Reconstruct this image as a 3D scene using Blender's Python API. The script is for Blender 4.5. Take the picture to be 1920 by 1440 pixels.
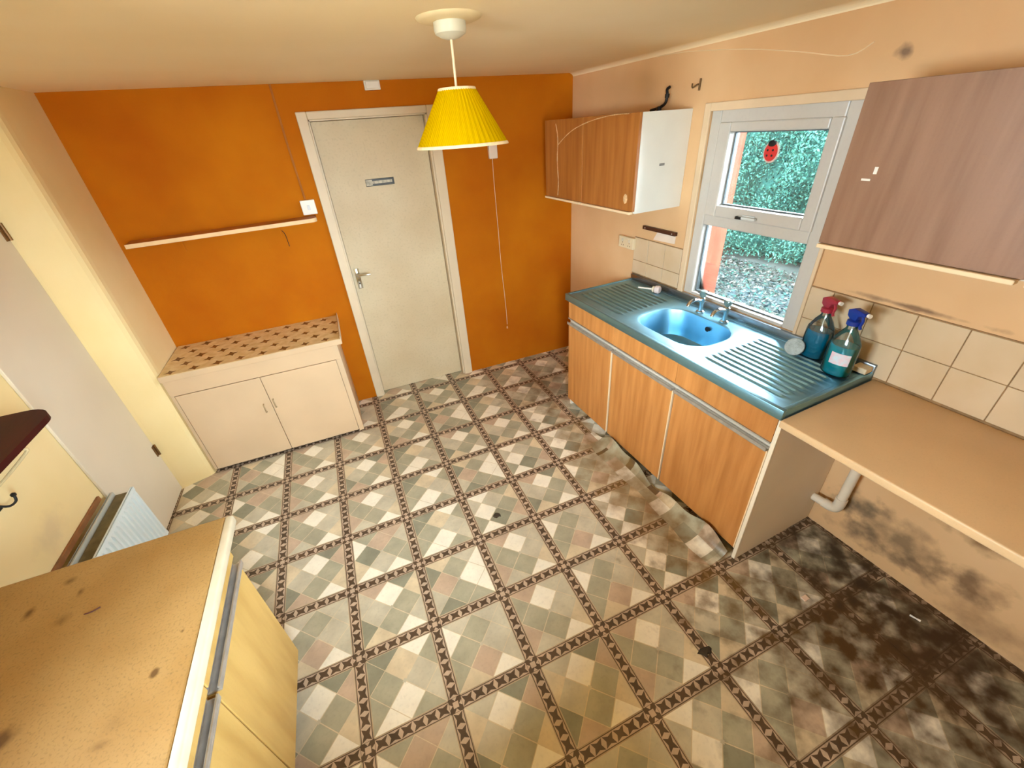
import bpy, bmesh, math, random
import numpy as np
from mathutils import Vector, Matrix

sc = bpy.context.scene
for o in list(bpy.data.objects):
    bpy.data.objects.remove(o, do_unlink=True)
COL = sc.collection

# ------------------------------------------------------------------ camera
FPX = 767.07
CAM = Vector((-1.84493, -3.20156, 1.88867))
CR = Vector((0.91955797, -0.38751135, -0.06517733))
CU = Vector((0.25765283, 0.46935114, 0.84458542))
CF = Vector((0.29669538, 0.79343838, -0.53143898))
cd = bpy.data.cameras.new('camera')
cd.sensor_fit = 'HORIZONTAL'; cd.sensor_width = 36.0; cd.lens = 36.0 * FPX / 1920.0
cd.clip_start = 0.02; cd.clip_end = 200
cam = bpy.data.objects.new('camera', cd); COL.objects.link(cam)
cam.matrix_world = Matrix(((CR.x, CU.x, -CF.x, CAM.x), (CR.y, CU.y, -CF.y, CAM.y), (CR.z, CU.z, -CF.z, CAM.z), (0, 0, 0, 1)))
sc.camera = cam

# ------------------------------------------------------------------ world / light / exposure
SKY = (0.80, 0.90, 1.0); SKY_STRENGTH = 52.0
w = bpy.data.worlds.new('overcast_sky'); sc.world = w; w.use_nodes = True
bg = w.node_tree.nodes['Background']
bg.inputs[0].default_value = (*SKY, 1); bg.inputs[1].default_value = SKY_STRENGTH
vs = sc.view_settings
vs.view_transform = 'Standard'; vs.look = 'None'; vs.gamma = 1.0; vs.use_curve_mapping = False
vs.exposure = 0.68
BULB = 0.0                                     # the pendant is switched off
sc.cycles.use_denoising = True
sc.cycles.max_bounces = 10; sc.cycles.diffuse_bounces = 7; sc.cycles.glossy_bounces = 4
sc.cycles.transmission_bounces = 8; sc.cycles.transparent_max_bounces = 8
sc.cycles.caustics_reflective = False; sc.cycles.caustics_refractive = False
sc.cycles.sample_clamp_indirect = 6.0

# ------------------------------------------------------------------ frames and pixel rays
A = 0.0419                                     # the window wall runs a little out of square
T = Vector((math.sin(A), -math.cos(A), 0)); N = Vector((-math.cos(A), -math.sin(A), 0))
def RP(s, o, z): return T * s + N * o + Vector((0, 0, z))      # along the window wall, out from it, up
def WP(x, y, z): return Vector((x, y, z))
def ray(u, v): return CF + CR * ((u - 960) / FPX) - CU * ((v - 720) / FPX)
def RW(u, v, o=0.0):
    d = ray(u, v); p = CAM + d * ((o - CAM.dot(N)) / d.dot(N)); return p.dot(T), p.z
def YW(u, v, y=0.0):
    d = ray(u, v); p = CAM + d * ((y - CAM.y) / d.y); return p.x, p.z
H = 2.185                                      # ceiling
REAR = -3.45
XL = -3.235                                    # left wall
rnd = random.Random(7)

def portal(name, centre, normal, sx, sy):
    l = bpy.data.lights.new(name, 'AREA'); l.shape = 'RECTANGLE'; l.size = sx; l.size_y = sy
    l.cycles.is_portal = True
    o = bpy.data.objects.new(name, l); COL.objects.link(o)
    o.location = centre; o.rotation_euler = Vector(normal).to_track_quat('-Z', 'Y').to_euler()
portal('window_portal', RP(1.66, -0.28, 1.40), N, 0.9, 1.1)
LW0, LW1, LZ0, LZ1 = -2.45, -3.25, 1.28, 1.98   # unseen side window added for fill light, over the near-left worktop
RX0, RX1, RZ_0, RZ_1 = -2.02, -1.52, 0.75, 2.04     # unseen rear window added for fill light, behind the viewer
portal('rear_fill_portal', ((RX0 + RX1) / 2, REAR - 0.21, (RZ_0 + RZ_1) / 2), (0, 1, 0), 0.52, 1.32)
portal('side_fill_portal', (XL - 0.41, (LW0 + LW1) / 2, (LZ0 + LZ1) / 2), (1, 0, 0), 0.82, 0.78)

# ------------------------------------------------------------------ materials
def lin(c):
    return tuple(((x / 255) / 12.92 if x / 255 <= 0.04045 else ((x / 255 + 0.055) / 1.055) ** 2.4) for x in c)
def rgba(c): return (c[0], c[1], c[2], 1.0)
MATS = {}
def mat(name, col, rough=0.6, metal=0.0, var=0.12, vscale=(6, 6, 6), col2=None, bump=0.0, bscale=80.0, spec=0.5,
        spots=(), fine=0.0, fscale=120.0, alpha=None, trans=0.0, ior=1.45, aniso=0, sheen=0, detail=4):
    """procedural material: noise between two tones, fine speckle, stains with a place of their own, bump"""
    if name in MATS: return MATS[name]
    m = bpy.data.materials.new(name); m.use_nodes = True; nt = m.node_tree; L = nt.links
    b = nt.nodes['Principled BSDF']
    geo = nt.nodes.new('ShaderNodeNewGeometry'); mp = nt.nodes.new('ShaderNodeMapping')
    mp.inputs['Scale'].default_value = vscale; L.new(geo.outputs['Position'], mp.inputs['Vector'])
    nz = nt.nodes.new('ShaderNodeTexNoise'); nz.inputs['Scale'].default_value = 1.0; nz.inputs['Detail'].default_value = detail
    L.new(mp.outputs[0], nz.inputs['Vector'])
    rp = nt.nodes.new('ShaderNodeValToRGB')
    c2 = col2 if col2 else tuple(x * (1 - var) for x in col)
    rp.color_ramp.elements[0].position = 0.32; rp.color_ramp.elements[1].position = 0.68
    rp.color_ramp.elements[0].color = rgba(c2); rp.color_ramp.elements[1].color = rgba(col)
    L.new(nz.outputs['Fac'], rp.inputs[0]); cur = rp.outputs[0]
    def mixc(fac, color, src, mode='MIX'):
        x = nt.nodes.new('ShaderNodeMix'); x.data_type = 'RGBA'; x.blend_type = mode
        if hasattr(fac, 'node'): L.new(fac, x.inputs[0])
        else: x.inputs[0].default_value = fac
        L.new(src, x.inputs[6]); x.inputs[7].default_value = rgba(color); return x.outputs[2]
    def mth(op, a, bb=None, cl=False):
        x = nt.nodes.new('ShaderNodeMath'); x.operation = op; x.use_clamp = cl
        for i, q in enumerate((a, bb)):
            if q is None: continue
            if hasattr(q, 'node'): L.new(q, x.inputs[i])
            else: x.inputs[i].default_value = q
        return x.outputs[0]
    if fine:
        n2 = nt.nodes.new('ShaderNodeTexNoise'); n2.inputs['Scale'].default_value = fscale; n2.inputs['Detail'].default_value = 2
        L.new(geo.outputs['Position'], n2.inputs['Vector'])
        f = mth('MULTIPLY', mth('SUBTRACT', n2.outputs['Fac'], 0.52, True), fine * 6, True)
        cur = mixc(f, tuple(x * 0.35 for x in col), cur)
    if spots:
        n3 = nt.nodes.new('ShaderNodeTexNoise'); n3.inputs['Scale'].default_value = 12; n3.inputs['Detail'].default_value = 7
        L.new(geo.outputs['Position'], n3.inputs['Vector'])
        for (p, r, c, k) in spots:
            r3 = r if isinstance(r, tuple) else (r, r, r)
            m2 = nt.nodes.new('ShaderNodeMapping'); m2.vector_type = 'POINT'
            m2.inputs['Scale'].default_value = tuple(1 / x for x in r3)
            m2.inputs['Location'].default_value = tuple(-a_ / x for a_, x in zip(p, r3))
            L.new(geo.outputs['Position'], m2.inputs['Vector'])
            ln = nt.nodes.new('ShaderNodeVectorMath'); ln.operation = 'LENGTH'; L.new(m2.outputs[0], ln.inputs[0])
            d = mth('ADD', ln.outputs['Value'], mth('MULTIPLY', mth('SUBTRACT', n3.outputs['Fac'], 0.5), 2.6))
            f = mth('MULTIPLY', mth('SUBTRACT', 1.0, d, True), k, True)
            cur = mixc(f, c, cur)
    L.new(cur, b.inputs['Base Color'])
    b.inputs['Roughness'].default_value = rough; b.inputs['Metallic'].default_value = metal
    b.inputs['Specular IOR Level'].default_value = spec; b.inputs['IOR'].default_value = ior
    if trans: b.inputs['Transmission Weight'].default_value = trans
    if bump:
        n4 = nt.nodes.new('ShaderNodeTexNoise'); n4.inputs['Scale'].default_value = bscale; n4.inputs['Detail'].default_value = 3
        L.new(geo.outputs['Position'], n4.inputs['Vector'])
        bp = nt.nodes.new('ShaderNodeBump'); bp.inputs['Strength'].default_value = bump; bp.inputs['Distance'].default_value = 0.01
        L.new(n4.outputs['Fac'], bp.inputs['Height']); L.new(bp.outputs[0], b.inputs['Normal'])
    MATS[name] = m; return m

def clear_plastic(name, col, rough=0.05, mixw=0.35, film=True):
    """thin clear plastic or glass: transparent film with a gloss coat, stays cheap to render"""
    m = bpy.data.materials.new(name); m.use_nodes = True; nt = m.node_tree; nt.nodes.clear(); L = nt.links
    out = nt.nodes.new('ShaderNodeOutputMaterial'); tr = nt.nodes.new('ShaderNodeBsdfTransparent'); gl = nt.nodes.new('ShaderNodeBsdfPrincipled' if film else 'ShaderNodeBsdfGlossy')
    geo = nt.nodes.new('ShaderNodeNewGeometry'); nz = nt.nodes.new('ShaderNodeTexNoise'); nz.inputs['Scale'].default_value = 14
    L.new(geo.outputs['Position'], nz.inputs['Vector'])
    rp = nt.nodes.new('ShaderNodeValToRGB'); rp.color_ramp.elements[0].color = rgba(tuple(x * 0.94 for x in col)); rp.color_ramp.elements[1].color = rgba(col)
    L.new(nz.outputs['Fac'], rp.inputs[0]); L.new(rp.outputs[0], tr.inputs[0]); L.new(rp.outputs[0], gl.inputs[0])
    gl.inputs['Roughness'].default_value = rough
    fr = nt.nodes.new('ShaderNodeFresnel'); fr.inputs[0].default_value = 1.45
    ad = nt.nodes.new('ShaderNodeMath'); ad.operation = 'ADD'; ad.use_clamp = True; ad.inputs[1].default_value = mixw
    L.new(fr.outputs[0], ad.inputs[0])
    mx = nt.nodes.new('ShaderNodeMixShader'); L.new(ad.outputs[0], mx.inputs[0]); L.new(tr.outputs[0], mx.inputs[1]); L.new(gl.outputs[0], mx.inputs[2])
    L.new(mx.outputs[0], out.inputs[0]); MATS[name] = m; return m

# paint and plaster
def rp3(s, z, o=0): return tuple(RP(s, o, z))
ORANGE = mat('orange_wall_paint', (0.49, 0.155, 0.003), 0.8, var=0.16, vscale=(1.6, 1.6, 1.6), col2=(0.385, 0.095, 0.001), spec=0.15, bump=0.06, bscale=40)
PEACH = mat('peach_wall_paint', (0.72, 0.475, 0.255), 0.8, var=0.14, vscale=(2, 2, 2), col2=(0.64, 0.39, 0.19), bump=0.08, bscale=30, spots=(
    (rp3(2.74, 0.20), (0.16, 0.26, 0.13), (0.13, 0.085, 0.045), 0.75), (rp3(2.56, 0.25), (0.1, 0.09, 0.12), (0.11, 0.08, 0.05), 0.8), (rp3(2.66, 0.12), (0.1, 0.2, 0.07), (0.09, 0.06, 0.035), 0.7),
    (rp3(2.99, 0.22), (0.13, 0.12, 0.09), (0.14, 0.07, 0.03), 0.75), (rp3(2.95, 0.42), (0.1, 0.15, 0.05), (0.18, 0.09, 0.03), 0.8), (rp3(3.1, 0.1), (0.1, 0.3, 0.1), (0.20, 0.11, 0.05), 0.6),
    (rp3(2.086, 2.019), (0.035, 0.035, 0.03), (0.24, 0.15, 0.09), 1.5), (rp3(2.42, 1.205), (0.1, 0.26, 0.012), (0.26, 0.15, 0.08), 1.1),
    (rp3(1.29, 1.62), (0.03, 0.03, 0.14), (0.35, 0.22, 0.08), 0.9)))
CREAM = mat('cream_wall_paint', (0.84, 0.68, 0.37), 0.8, var=0.1, vscale=(2, 2, 2), col2=(0.78, 0.60, 0.28), bump=0.07, bscale=35, spots=(
    ((XL, -1.42, 0.62), (0.05, 0.12, 0.09), (0.55, 0.42, 0.27), 0.4),))
CEIL = mat('ceiling_paint', (0.92, 0.79, 0.56), 0.85, var=0.1, vscale=(1.2, 1.2, 1.2), col2=(0.88, 0.72, 0.46), bump=0.08, bscale=22)
WHITE_DOOR = mat('off_white_gloss_paint', (0.62, 0.52, 0.345), 0.5, var=0.12, vscale=(3, 3, 3), col2=(0.55, 0.44, 0.275), fine=0.12, fscale=70)
WHITE_CUP = mat('cream_cupboard_paint', (0.64, 0.46, 0.285), 0.5, var=0.08, vscale=(4, 4, 4), bump=0.03)
GREY_WHITE = mat('grey_white_door_paint', (0.72, 0.64, 0.50), 0.5, var=0.08, vscale=(2, 2, 2))
TRIMW = mat('trim_white', (0.68, 0.56, 0.39), 0.45, var=0.08)
PLASTIC_W = mat('white_plastic', (0.84, 0.80, 0.72), 0.35, var=0.05)
UPVC = mat('white_upvc', (0.58, 0.55, 0.50), 0.35, var=0.06, vscale=(5, 5, 5), fine=0.04, fscale=60)
BRICK = mat('red_brick', (0.15, 0.034, 0.02), 0.9, spec=0.1, var=0.3, vscale=(9, 9, 14), bump=0.2)
DARK = mat('dark_gap', (0.02, 0.016, 0.012), 0.9, var=0.3)
# wood
def wood(name, c1, c2, rough=0.45, vs=(26, 26, 2.2)): return mat(name, c1, rough, vscale=vs, col2=c2, fine=0.05, fscale=160, detail=6)
OAK = wood('oak_veneer', (0.58, 0.255, 0.072), (0.43, 0.165, 0.038))
OAK_DARK = wood('dark_oak_veneer', (0.40, 0.155, 0.032), (0.29, 0.095, 0.016))
WALNUT = wood('brown_wood_laminate', (0.30, 0.165, 0.10), (0.225, 0.115, 0.065))
PINE = wood('yellow_wood_laminate', (0.56, 0.36, 0.11), (0.44, 0.26, 0.065), vs=(5, 16, 2.4))
MAHOG = mat('dark_mahogany', (0.055, 0.004, 0.003), 0.55, vscale=(26, 3, 26), col2=(0.032, 0.002, 0.002), spec=0.2)
BROWNW = wood('brown_batten_wood', (0.30, 0.13, 0.05), (0.22, 0.09, 0.03))
EDGE = mat('pale_edge_strip', (0.82, 0.62, 0.38), 0.5, var=0.08)
# tops
LAM = mat('beige_laminate', (0.74, 0.51, 0.285), 0.42, var=0.1, vscale=(3, 3, 3), fine=0.06, fscale=220)
def worn(p, r, k=1.3): return (p, tuple(x * 0.7 for x in r), (0.11, 0.05, 0.010), k * 0.8)
def zp(u, v, z):
    d = ray(u, v); p = CAM + d * ((z - CAM.z) / d.z); return tuple(p)
PENTOP = mat('mottled_tan_laminate', (0.36, 0.215, 0.075), 0.55, vscale=(5, 5, 5), col2=(0.295, 0.16, 0.045), fine=0.35, fscale=170, spots=(
    worn(zp(55, 1148, .9), (.03, .045, .03), 2.0), worn(zp(150, 1110, .9), (.02, .03, .02), 1.6), worn(zp(115, 1165, .9), (.04, .03, .03), .8),
    worn(zp(10, 1385, .9), (.06, .05, .03), 1.8), worn(zp(290, 1262, .9), (.012, .016, .02), 1.8), worn(zp(342, 1183, .9), (.010, .010, .02), 1.6),
    worn(zp(130, 1090, .9), (.025, .02, .02), 1.0), worn(zp(185, 1400, .9), (.05, .02, .02), .9), worn(zp(215, 1355, .9), (.04, .04, .02), .5)))
PENEDGE = mat('worn_white_edge', (0.64, 0.56, 0.40), 0.5, var=0.12, vscale=(20, 20, 20))
VINYLTOP = mat('patterned_vinyl_top', (0.78, 0.64, 0.38), 0.45, var=0.2, vscale=(22, 22, 22), col2=(0.66, 0.49, 0.22))
MOTIF = mat('brown_motif_print', (0.26, 0.12, 0.030), 0.45, var=0.4, vscale=(60, 60, 60))
# metals
STEEL = mat('stainless_steel', (0.27, 0.53, 0.68), 0.40, 1.0, var=0.12, vscale=(8, 8, 8), fine=0.03)  # the window's blue reflection is tinted into this base colour
STEELD = mat('dark_reflection_steel', (0.34, 0.39, 0.44), 0.34, 1.0, var=0.3, vscale=(8, 8, 8))  # darker steel for the upstand, its dark reflection put into the colour
CHROME = mat('chrome', (0.72, 0.74, 0.74), 0.12, 1.0, var=0.05)
ALU = mat('aluminium_strip', (0.62, 0.60, 0.57), 0.35, 0.8, var=0.2, vscale=(30, 30, 30))
BLACK = mat('black_metal', (0.015, 0.013, 0.012), 0.5, 0.2, var=0.3)
RADW = mat('radiator_enamel', (0.70, 0.80, 0.82), 0.35, var=0.05)
RADIN = mat('dusty_radiator_inside', (0.22, 0.19, 0.11), 0.8, var=0.4, vscale=(20, 20, 20))
# tiles
TILEW = mat('glazed_cream_tile', (0.64, 0.50, 0.335), 0.25, var=0.12, vscale=(5, 5, 5), col2=(0.57, 0.42, 0.255))
GROUT = mat('dirty_grout', (0.34, 0.20, 0.09), 0.9, var=0.4, vscale=(20, 20, 20))
# floor print
GRIME_SHADE = ((( -0.20, -2.98, 0), (0.78, 0.86, 0.4), (0.075, 0.036, 0.009), 1.0), ((0.02, -2.62, 0), (0.28, 0.30, 0.3), (0.03, 0.02, 0.012), 0.9), ((-0.02, -3.1, 0), (0.3, 0.4, 0.3), (0.035, 0.018, 0.008), 0.8),  # floor grime, with the shade by worktop and sink unit painted in
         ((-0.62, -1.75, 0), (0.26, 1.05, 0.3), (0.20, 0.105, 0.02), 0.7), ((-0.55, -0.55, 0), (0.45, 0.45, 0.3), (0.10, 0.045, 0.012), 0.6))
def lino(name, c, var=0.22): return mat(name, c, 0.42, var=var, vscale=(11, 11, 11), fine=0.10, fscale=75, spots=GRIME_SHADE)
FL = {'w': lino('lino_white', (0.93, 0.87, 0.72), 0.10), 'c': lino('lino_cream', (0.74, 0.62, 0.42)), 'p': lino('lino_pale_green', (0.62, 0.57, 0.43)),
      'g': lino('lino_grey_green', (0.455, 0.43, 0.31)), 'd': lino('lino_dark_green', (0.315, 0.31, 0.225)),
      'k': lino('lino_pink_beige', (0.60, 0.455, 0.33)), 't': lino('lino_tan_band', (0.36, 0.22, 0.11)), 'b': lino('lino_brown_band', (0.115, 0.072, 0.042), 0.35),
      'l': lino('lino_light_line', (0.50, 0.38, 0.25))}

# ------------------------------------------------------------------ mesh helpers
ORG = {}
def sub(pts, o): return [p - o for p in pts]
def obj(name, bm, m, parent=None, origin=None, smooth=False, kind=None):
    """link one bmesh (world coordinates) as one mesh object, local to its parent"""
    bmesh.ops.recalc_face_normals(bm, faces=bm.faces[:])
    if parent is not None: org = ORG[parent.name]
    elif origin is not None: org = Vector(origin)
    else:
        xs = [v.co for v in bm.verts]
        org = Vector(((min(v.x for v in xs) + max(v.x for v in xs)) / 2, (min(v.y for v in xs) + max(v.y for v in xs)) / 2, min(v.z for v in xs)))
    bmesh.ops.translate(bm, verts=bm.verts[:], vec=-org)
    me = bpy.data.meshes.new(name); bm.to_mesh(me); bm.free()
    for mm in (m if isinstance(m, (list, tuple)) else [m]): me.materials.append(mm)
    if smooth:
        for p in me.polygons: p.use_smooth = True
        try: me.set_sharp_from_angle(angle=math.radians(38))
        except Exception: pass
    o = bpy.data.objects.new(name, me); COL.objects.link(o)
    if parent is not None: o.parent = parent
    else: o.location = org
    ORG[o.name] = org
    if kind: o['kind'] = kind
    return o
def tag(o, label, cat=None, group=None, kind=None):
    if label: o['label'] = label
    if cat: o['category'] = cat
    if group: o['group'] = group
    if kind: o['kind'] = kind
    return o
def thing(name, loc, label, cat, group=None):
    o = bpy.data.objects.new(name, None); COL.objects.link(o); o.location = loc; o.empty_display_size = 0.1
    ORG[o.name] = Vector(loc); return tag(o, label, cat, group)

def box(bm, F, a0, a1, b0, b1, z0, z1, bev=0.0, seg=2, mi=0):
    """box in frame F (RP: along wall / out of wall / up, WP: x / y / z)"""
    vs_ = [bm.verts.new(F(a, b, z)) for z in (z0, z1) for b in (b0, b1) for a in (a0, a1)]
    fs = [bm.faces.new([vs_[i] for i in q]) for q in ((0, 1, 3, 2), (4, 5, 7, 6), (0, 1, 5, 4), (2, 3, 7, 6), (0, 2, 6, 4), (1, 3, 7, 5))]
    for f in fs: f.material_index = mi
    if bev:
        es = list({e for f in fs for e in f.edges})
        bmesh.ops.recalc_face_normals(bm, faces=fs)
        bmesh.ops.bevel(bm, geom=es, offset=bev, segments=seg, affect='EDGES', profile=0.5, material=-1)
    return fs
def bx(F, *a, bev=0.0, seg=2):
    bm = bmesh.new(); box(bm, F, *a, bev=bev, seg=seg); return bm
def prism(bm, pts, z0, z1, F=None):
    """vertical prism over a polygon of (a,b)"""
    F = F or WP
    lo = [bm.verts.new(F(a, b, z0)) for a, b in pts]; hi = [bm.verts.new(F(a, b, z1)) for a, b in pts]
    bm.faces.new(lo); bm.faces.new(hi); n = len(pts)
    for i in range(n): bm.faces.new((lo[i], lo[(i + 1) % n], hi[(i + 1) % n], hi[i]))
def tube(bm, pts, r, n=10, cap=True):
    pts = [Vector(p) for p in pts]; rs = r if isinstance(r, (list, tuple)) else [r] * len(pts)
    rings = []; up = None
    for i, p in enumerate(pts):
        d = (pts[min(i + 1, len(pts) - 1)] - pts[max(i - 1, 0)]).normalized()
        if up is None: up = Vector((0, 0, 1)) if abs(d.z) < 0.9 else Vector((1, 0, 0))
        x = d.cross(up)
        if x.length < 1e-4: x = d.cross(Vector((0, 1, 0)))
        x.normalize(); y = x.cross(d).normalized(); up = y
        rings.append([bm.verts.new(p + (x * math.cos(2 * math.pi * k / n) + y * math.sin(2 * math.pi * k / n)) * rs[i]) for k in range(n)])
    for a, b in zip(rings, rings[1:]):
        for k in range(n): bm.faces.new((a[k], a[(k + 1) % n], b[(k + 1) % n], b[k]))
    if cap: bm.faces.new(rings[0]); bm.faces.new(rings[-1])
def lathe(bm, c, prof, n=24, cap0=True, cap1=True, axis=None, sx=1.0, sy=1.0):
    """profile of (radius, height) turned about the axis through c; sx, sy flatten it"""
    c = Vector(c); q = (Vector(axis).to_track_quat('Z', 'Y') if axis is not None else None)
    rings = []
    for r, h in prof:
        ring = []
        for k in range(n):
            v = Vector((r * sx * math.cos(2 * math.pi * k / n), r * sy * math.sin(2 * math.pi * k / n), h))
            ring.append(bm.verts.new(c + (q @ v if q else v)))
        rings.append(ring)
    for a, b in zip(rings, rings[1:]):
        for k in range(n): bm.faces.new((a[k], a[(k + 1) % n], b[(k + 1) % n], b[k]))
    if cap0: bm.faces.new(rings[0])
    if cap1: bm.faces.new(rings[-1])
def smoothpts(pts, k=4):
    """Catmull-Rom through points"""
    P = [Vector(p) for p in pts]; P = [P[0]] + P + [P[-1]]; out = []
    for i in range(1, len(P) - 2):
        for j in range(k):
            t = j / k; p0, p1, p2, p3 = P[i - 1:i + 3]
            out.append(0.5 * ((2 * p1) + (p2 - p0) * t + (2 * p0 - 5 * p1 + 4 * p2 - p3) * t * t + (3 * p1 - p0 - 3 * p2 + p3) * t ** 3))
    out.append(P[-2]); return out

# ================================================================== THE SETTING
# ---- floor: a printed vinyl with square panels between chain bands
OX, OY, TH, PX, PY = -2.9092, -0.7702, 0.0074, 0.3339, 0.3352
BW = 0.052                                       # band width
def G(c, r):                                     # grid crossing, columns to the right, rows towards the viewer
    a, b = c * PX, -r * PY
    return OX + a * math.cos(TH) - b * math.sin(TH), OY + a * math.sin(TH) + b * math.cos(TH)
C0, C1, R0, R1 = -1, 10, -3, 9
wx = lambda y: T.x * (y / T.y)                   # x of the window wall at a given y
HALF = [((XL, 0), (1, 0)), ((0, 0.11), (0, -1)), ((0, REAR), (0, 1)), ((0, 0), (N.x, N.y))]
def clip(poly):
    for (p, n) in HALF:
        out = []
        for i, a in enumerate(poly):
            b = poly[(i + 1) % len(poly)]
            da = (a[0] - p[0]) * n[0] + (a[1] - p[1]) * n[1]; db = (b[0] - p[0]) * n[0] + (b[1] - p[1]) * n[1]
            if da >= 0: out.append(a)
            if da * db < 0:
                t = da / (da - db); out.append((a[0] + (b[0] - a[0]) * t, a[1] + (b[1] - a[1]) * t))
        poly = out
        if len(poly) < 3: return []
    return poly
FKEY = list('wcpgdktbl'); FM = [FL[k] for k in FKEY]
bm = bmesh.new()
def face(bm, poly, z, key, do_clip=True):
    poly = clip(poly) if do_clip else poly
    if len(poly) < 3: return
    f = bm.faces.new([bm.verts.new((x, y, z)) for x, y in poly]); f.material_index = FKEY.index(key)
# base sheet
box(bm, WP, XL - 0.3, 0.35, REAR - 0.1, 0.13, -0.06, -0.0005, mi=FKEY.index('t'))
def cellpt(c, r, u, v):                          # u right 0..1, v towards the viewer 0..1
    return G(c + u, r + v)
hb = BW / 2 / PX
def band(c, r, horizontal):
    n = 6
    def q(t, w):                                 # t along 0..1 between crossings, w across -1..1
        a = hb + (1 - 2 * hb) * t; b = w * hb
        return cellpt(c, r, a, b) if horizontal else cellpt(c, r, b, a)
    for s_ in (-1, 1):
        face(bm, [q(0, s_), q(1, s_), q(1, s_ * 0.86), q(0, s_ * 0.86)], 0.0003, 'l')
        face(bm, [q(0, s_ * .86), q(1, s_ * .86), q(1, s_ * 0.74), q(0, s_ * 0.74)], 0.0003, 'b')
    face(bm, [q(0, -.74), q(1, -.74), q(1, .74), q(0, .74)], 0.0003, 'k')
    for i in range(n):
        m0 = (i + 0.5) / n; h = 0.5 / n
        st = []
        for k in range(8):                       # four pointed star
            ang = math.pi / 4 * k; rr = 1.0 if k % 2 else 0.42
            st.append((m0 + h * 1.05 * rr * math.cos(ang) * 1.25, 0.74 * rr * math.sin(ang) * 1.3))
        st = [(t, max(-.74, min(.74, w_))) for t, w_ in st]
        # a star is drawn as a fan of convex pieces
        for k in range(8):
            face(bm, [q(m0, 0), q(*st[k]), q(*st[(k + 1) % 8])], 0.0006, 'b')
for r in range(R0, R1 + 1):
    for c in range(C0, C1 + 1):
        band(c, r, True); band(c, r, False)
        face(bm, [cellpt(c, r, a, b) for a, b in ((-hb, -hb), (hb, -hb), (hb, hb), (-hb, hb))], 0.0004, 'b')
        face(bm, [cellpt(c, r, a * .42, b * .42) for a, b in ((-hb, -hb), (hb, -hb), (hb, hb), (-hb, hb))], 0.0007, 'k')
        for a, b in ((1, 0), (-1, 0), (0, 1), (0, -1)):
            face(bm, [cellpt(c, r, hb * (a * .95 + b * .38), hb * (b * .95 + a * .38)), cellpt(c, r, hb * (a * .95 - b * .38), hb * (b * .95 - a * .38)), cellpt(c, r, a * hb * .5, b * hb * .5)], 0.0007, 'k')
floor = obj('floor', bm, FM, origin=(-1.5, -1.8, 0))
tag(floor, 'worn patterned vinyl floor with green patchwork squares between brown bands', 'floor', kind='structure')
# patch colours, read off the photograph: N E S W diamonds, then triangles TLn TLw TRn TRe BRe BRs BLw BLs
VAR = {'A': 'cpwg' + 'ddwgpggw', 'B': 'wggp' + 'kpdcpwdc', 'C': 'gpkg' + 'pwpppwgc', 'D': 'wpgg' + 'kgppcwkp', 'E': 'wggp' + 'pcdkcwdk',
       'F': 'kgpd' + 'gwkpgwcw', 'G': 'pgdw' + 'wpgckpgw', 'H': 'gwgk' + 'cdpwwgpd'}
FIX = {(4, 2): 'A', (3, 2): 'B', (4, 3): 'C', (5, 5): 'D', (5, 4): 'E'}
IN = 1 - 2 * hb
def patches(code):
    e = lambda u, v: (u, v)
    c_ = (.5, .5); t, r_, b, l = (.5, 0), (1, .5), (.5, 1), (0, .5); tl, tr, br, bl = (0, 0), (1, 0), (1, 1), (0, 1)
    a, b2, c2, d2 = (.25, .25), (.75, .25), (.75, .75), (.25, .75)
    P = [[t, b2, c_, a], [r_, c2, c_, b2], [b, d2, c_, c2], [l, a, c_, d2],
         [tl, t, a], [tl, a, l], [t, tr, b2], [tr, r_, b2], [r_, br, c2], [br, b, c2], [l, d2, bl], [d2, b, bl]]
    return [(p, code[i]) for i, p in enumerate(P)] + [([(.5, .465), (.535, .5), (.5, .535), (.465, .5)], 'p')]
prng = random.Random(11); TMESH = {}
def tilemesh(c, r, code, shared):
    b_ = bmesh.new(); o_ = Vector((*G(c + .5, r + .5), 0))
    for i, (p, key) in enumerate(patches(code)):
        mu, mv = sum(q[0] for q in p) / len(p), sum(q[1] for q in p) / len(p); sk = 0.966 if i < 12 else 1.0   # a pale line stays between patches
        face(b_, [cellpt(c, r, hb + IN * (mu + (u - mu) * sk), hb + IN * (mv + (v - mv) * sk)) for u, v in p], 0.0019 if i < 12 else 0.0022, key, not shared)
    poly = [cellpt(c, r, hb + IN * u, hb + IN * v) for u, v in ((0, 0), (1, 0), (1, 1), (0, 1))]
    poly = poly if shared else clip(poly)
    if len(poly) > 2: face(b_, poly, 0.0016, 'c', False)
    for i in range(len(poly)):                   # the panel's thin rim
        a, b = poly[i], poly[(i + 1) % len(poly)]
        f = b_.faces.new([b_.verts.new((*a, 0.0016)), b_.verts.new((*b, 0.0016)), b_.verts.new((*b, 0.0)), b_.verts.new((*a, 0.0))]); f.material_index = FKEY.index('l')
    if not b_.faces: b_.free(); return None, o_
    bmesh.ops.translate(b_, verts=b_.verts[:], vec=-o_)
    me = bpy.data.meshes.new('tile'); b_.to_mesh(me); b_.free()
    for m_ in FM: me.materials.append(m_)
    return me, o_
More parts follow.
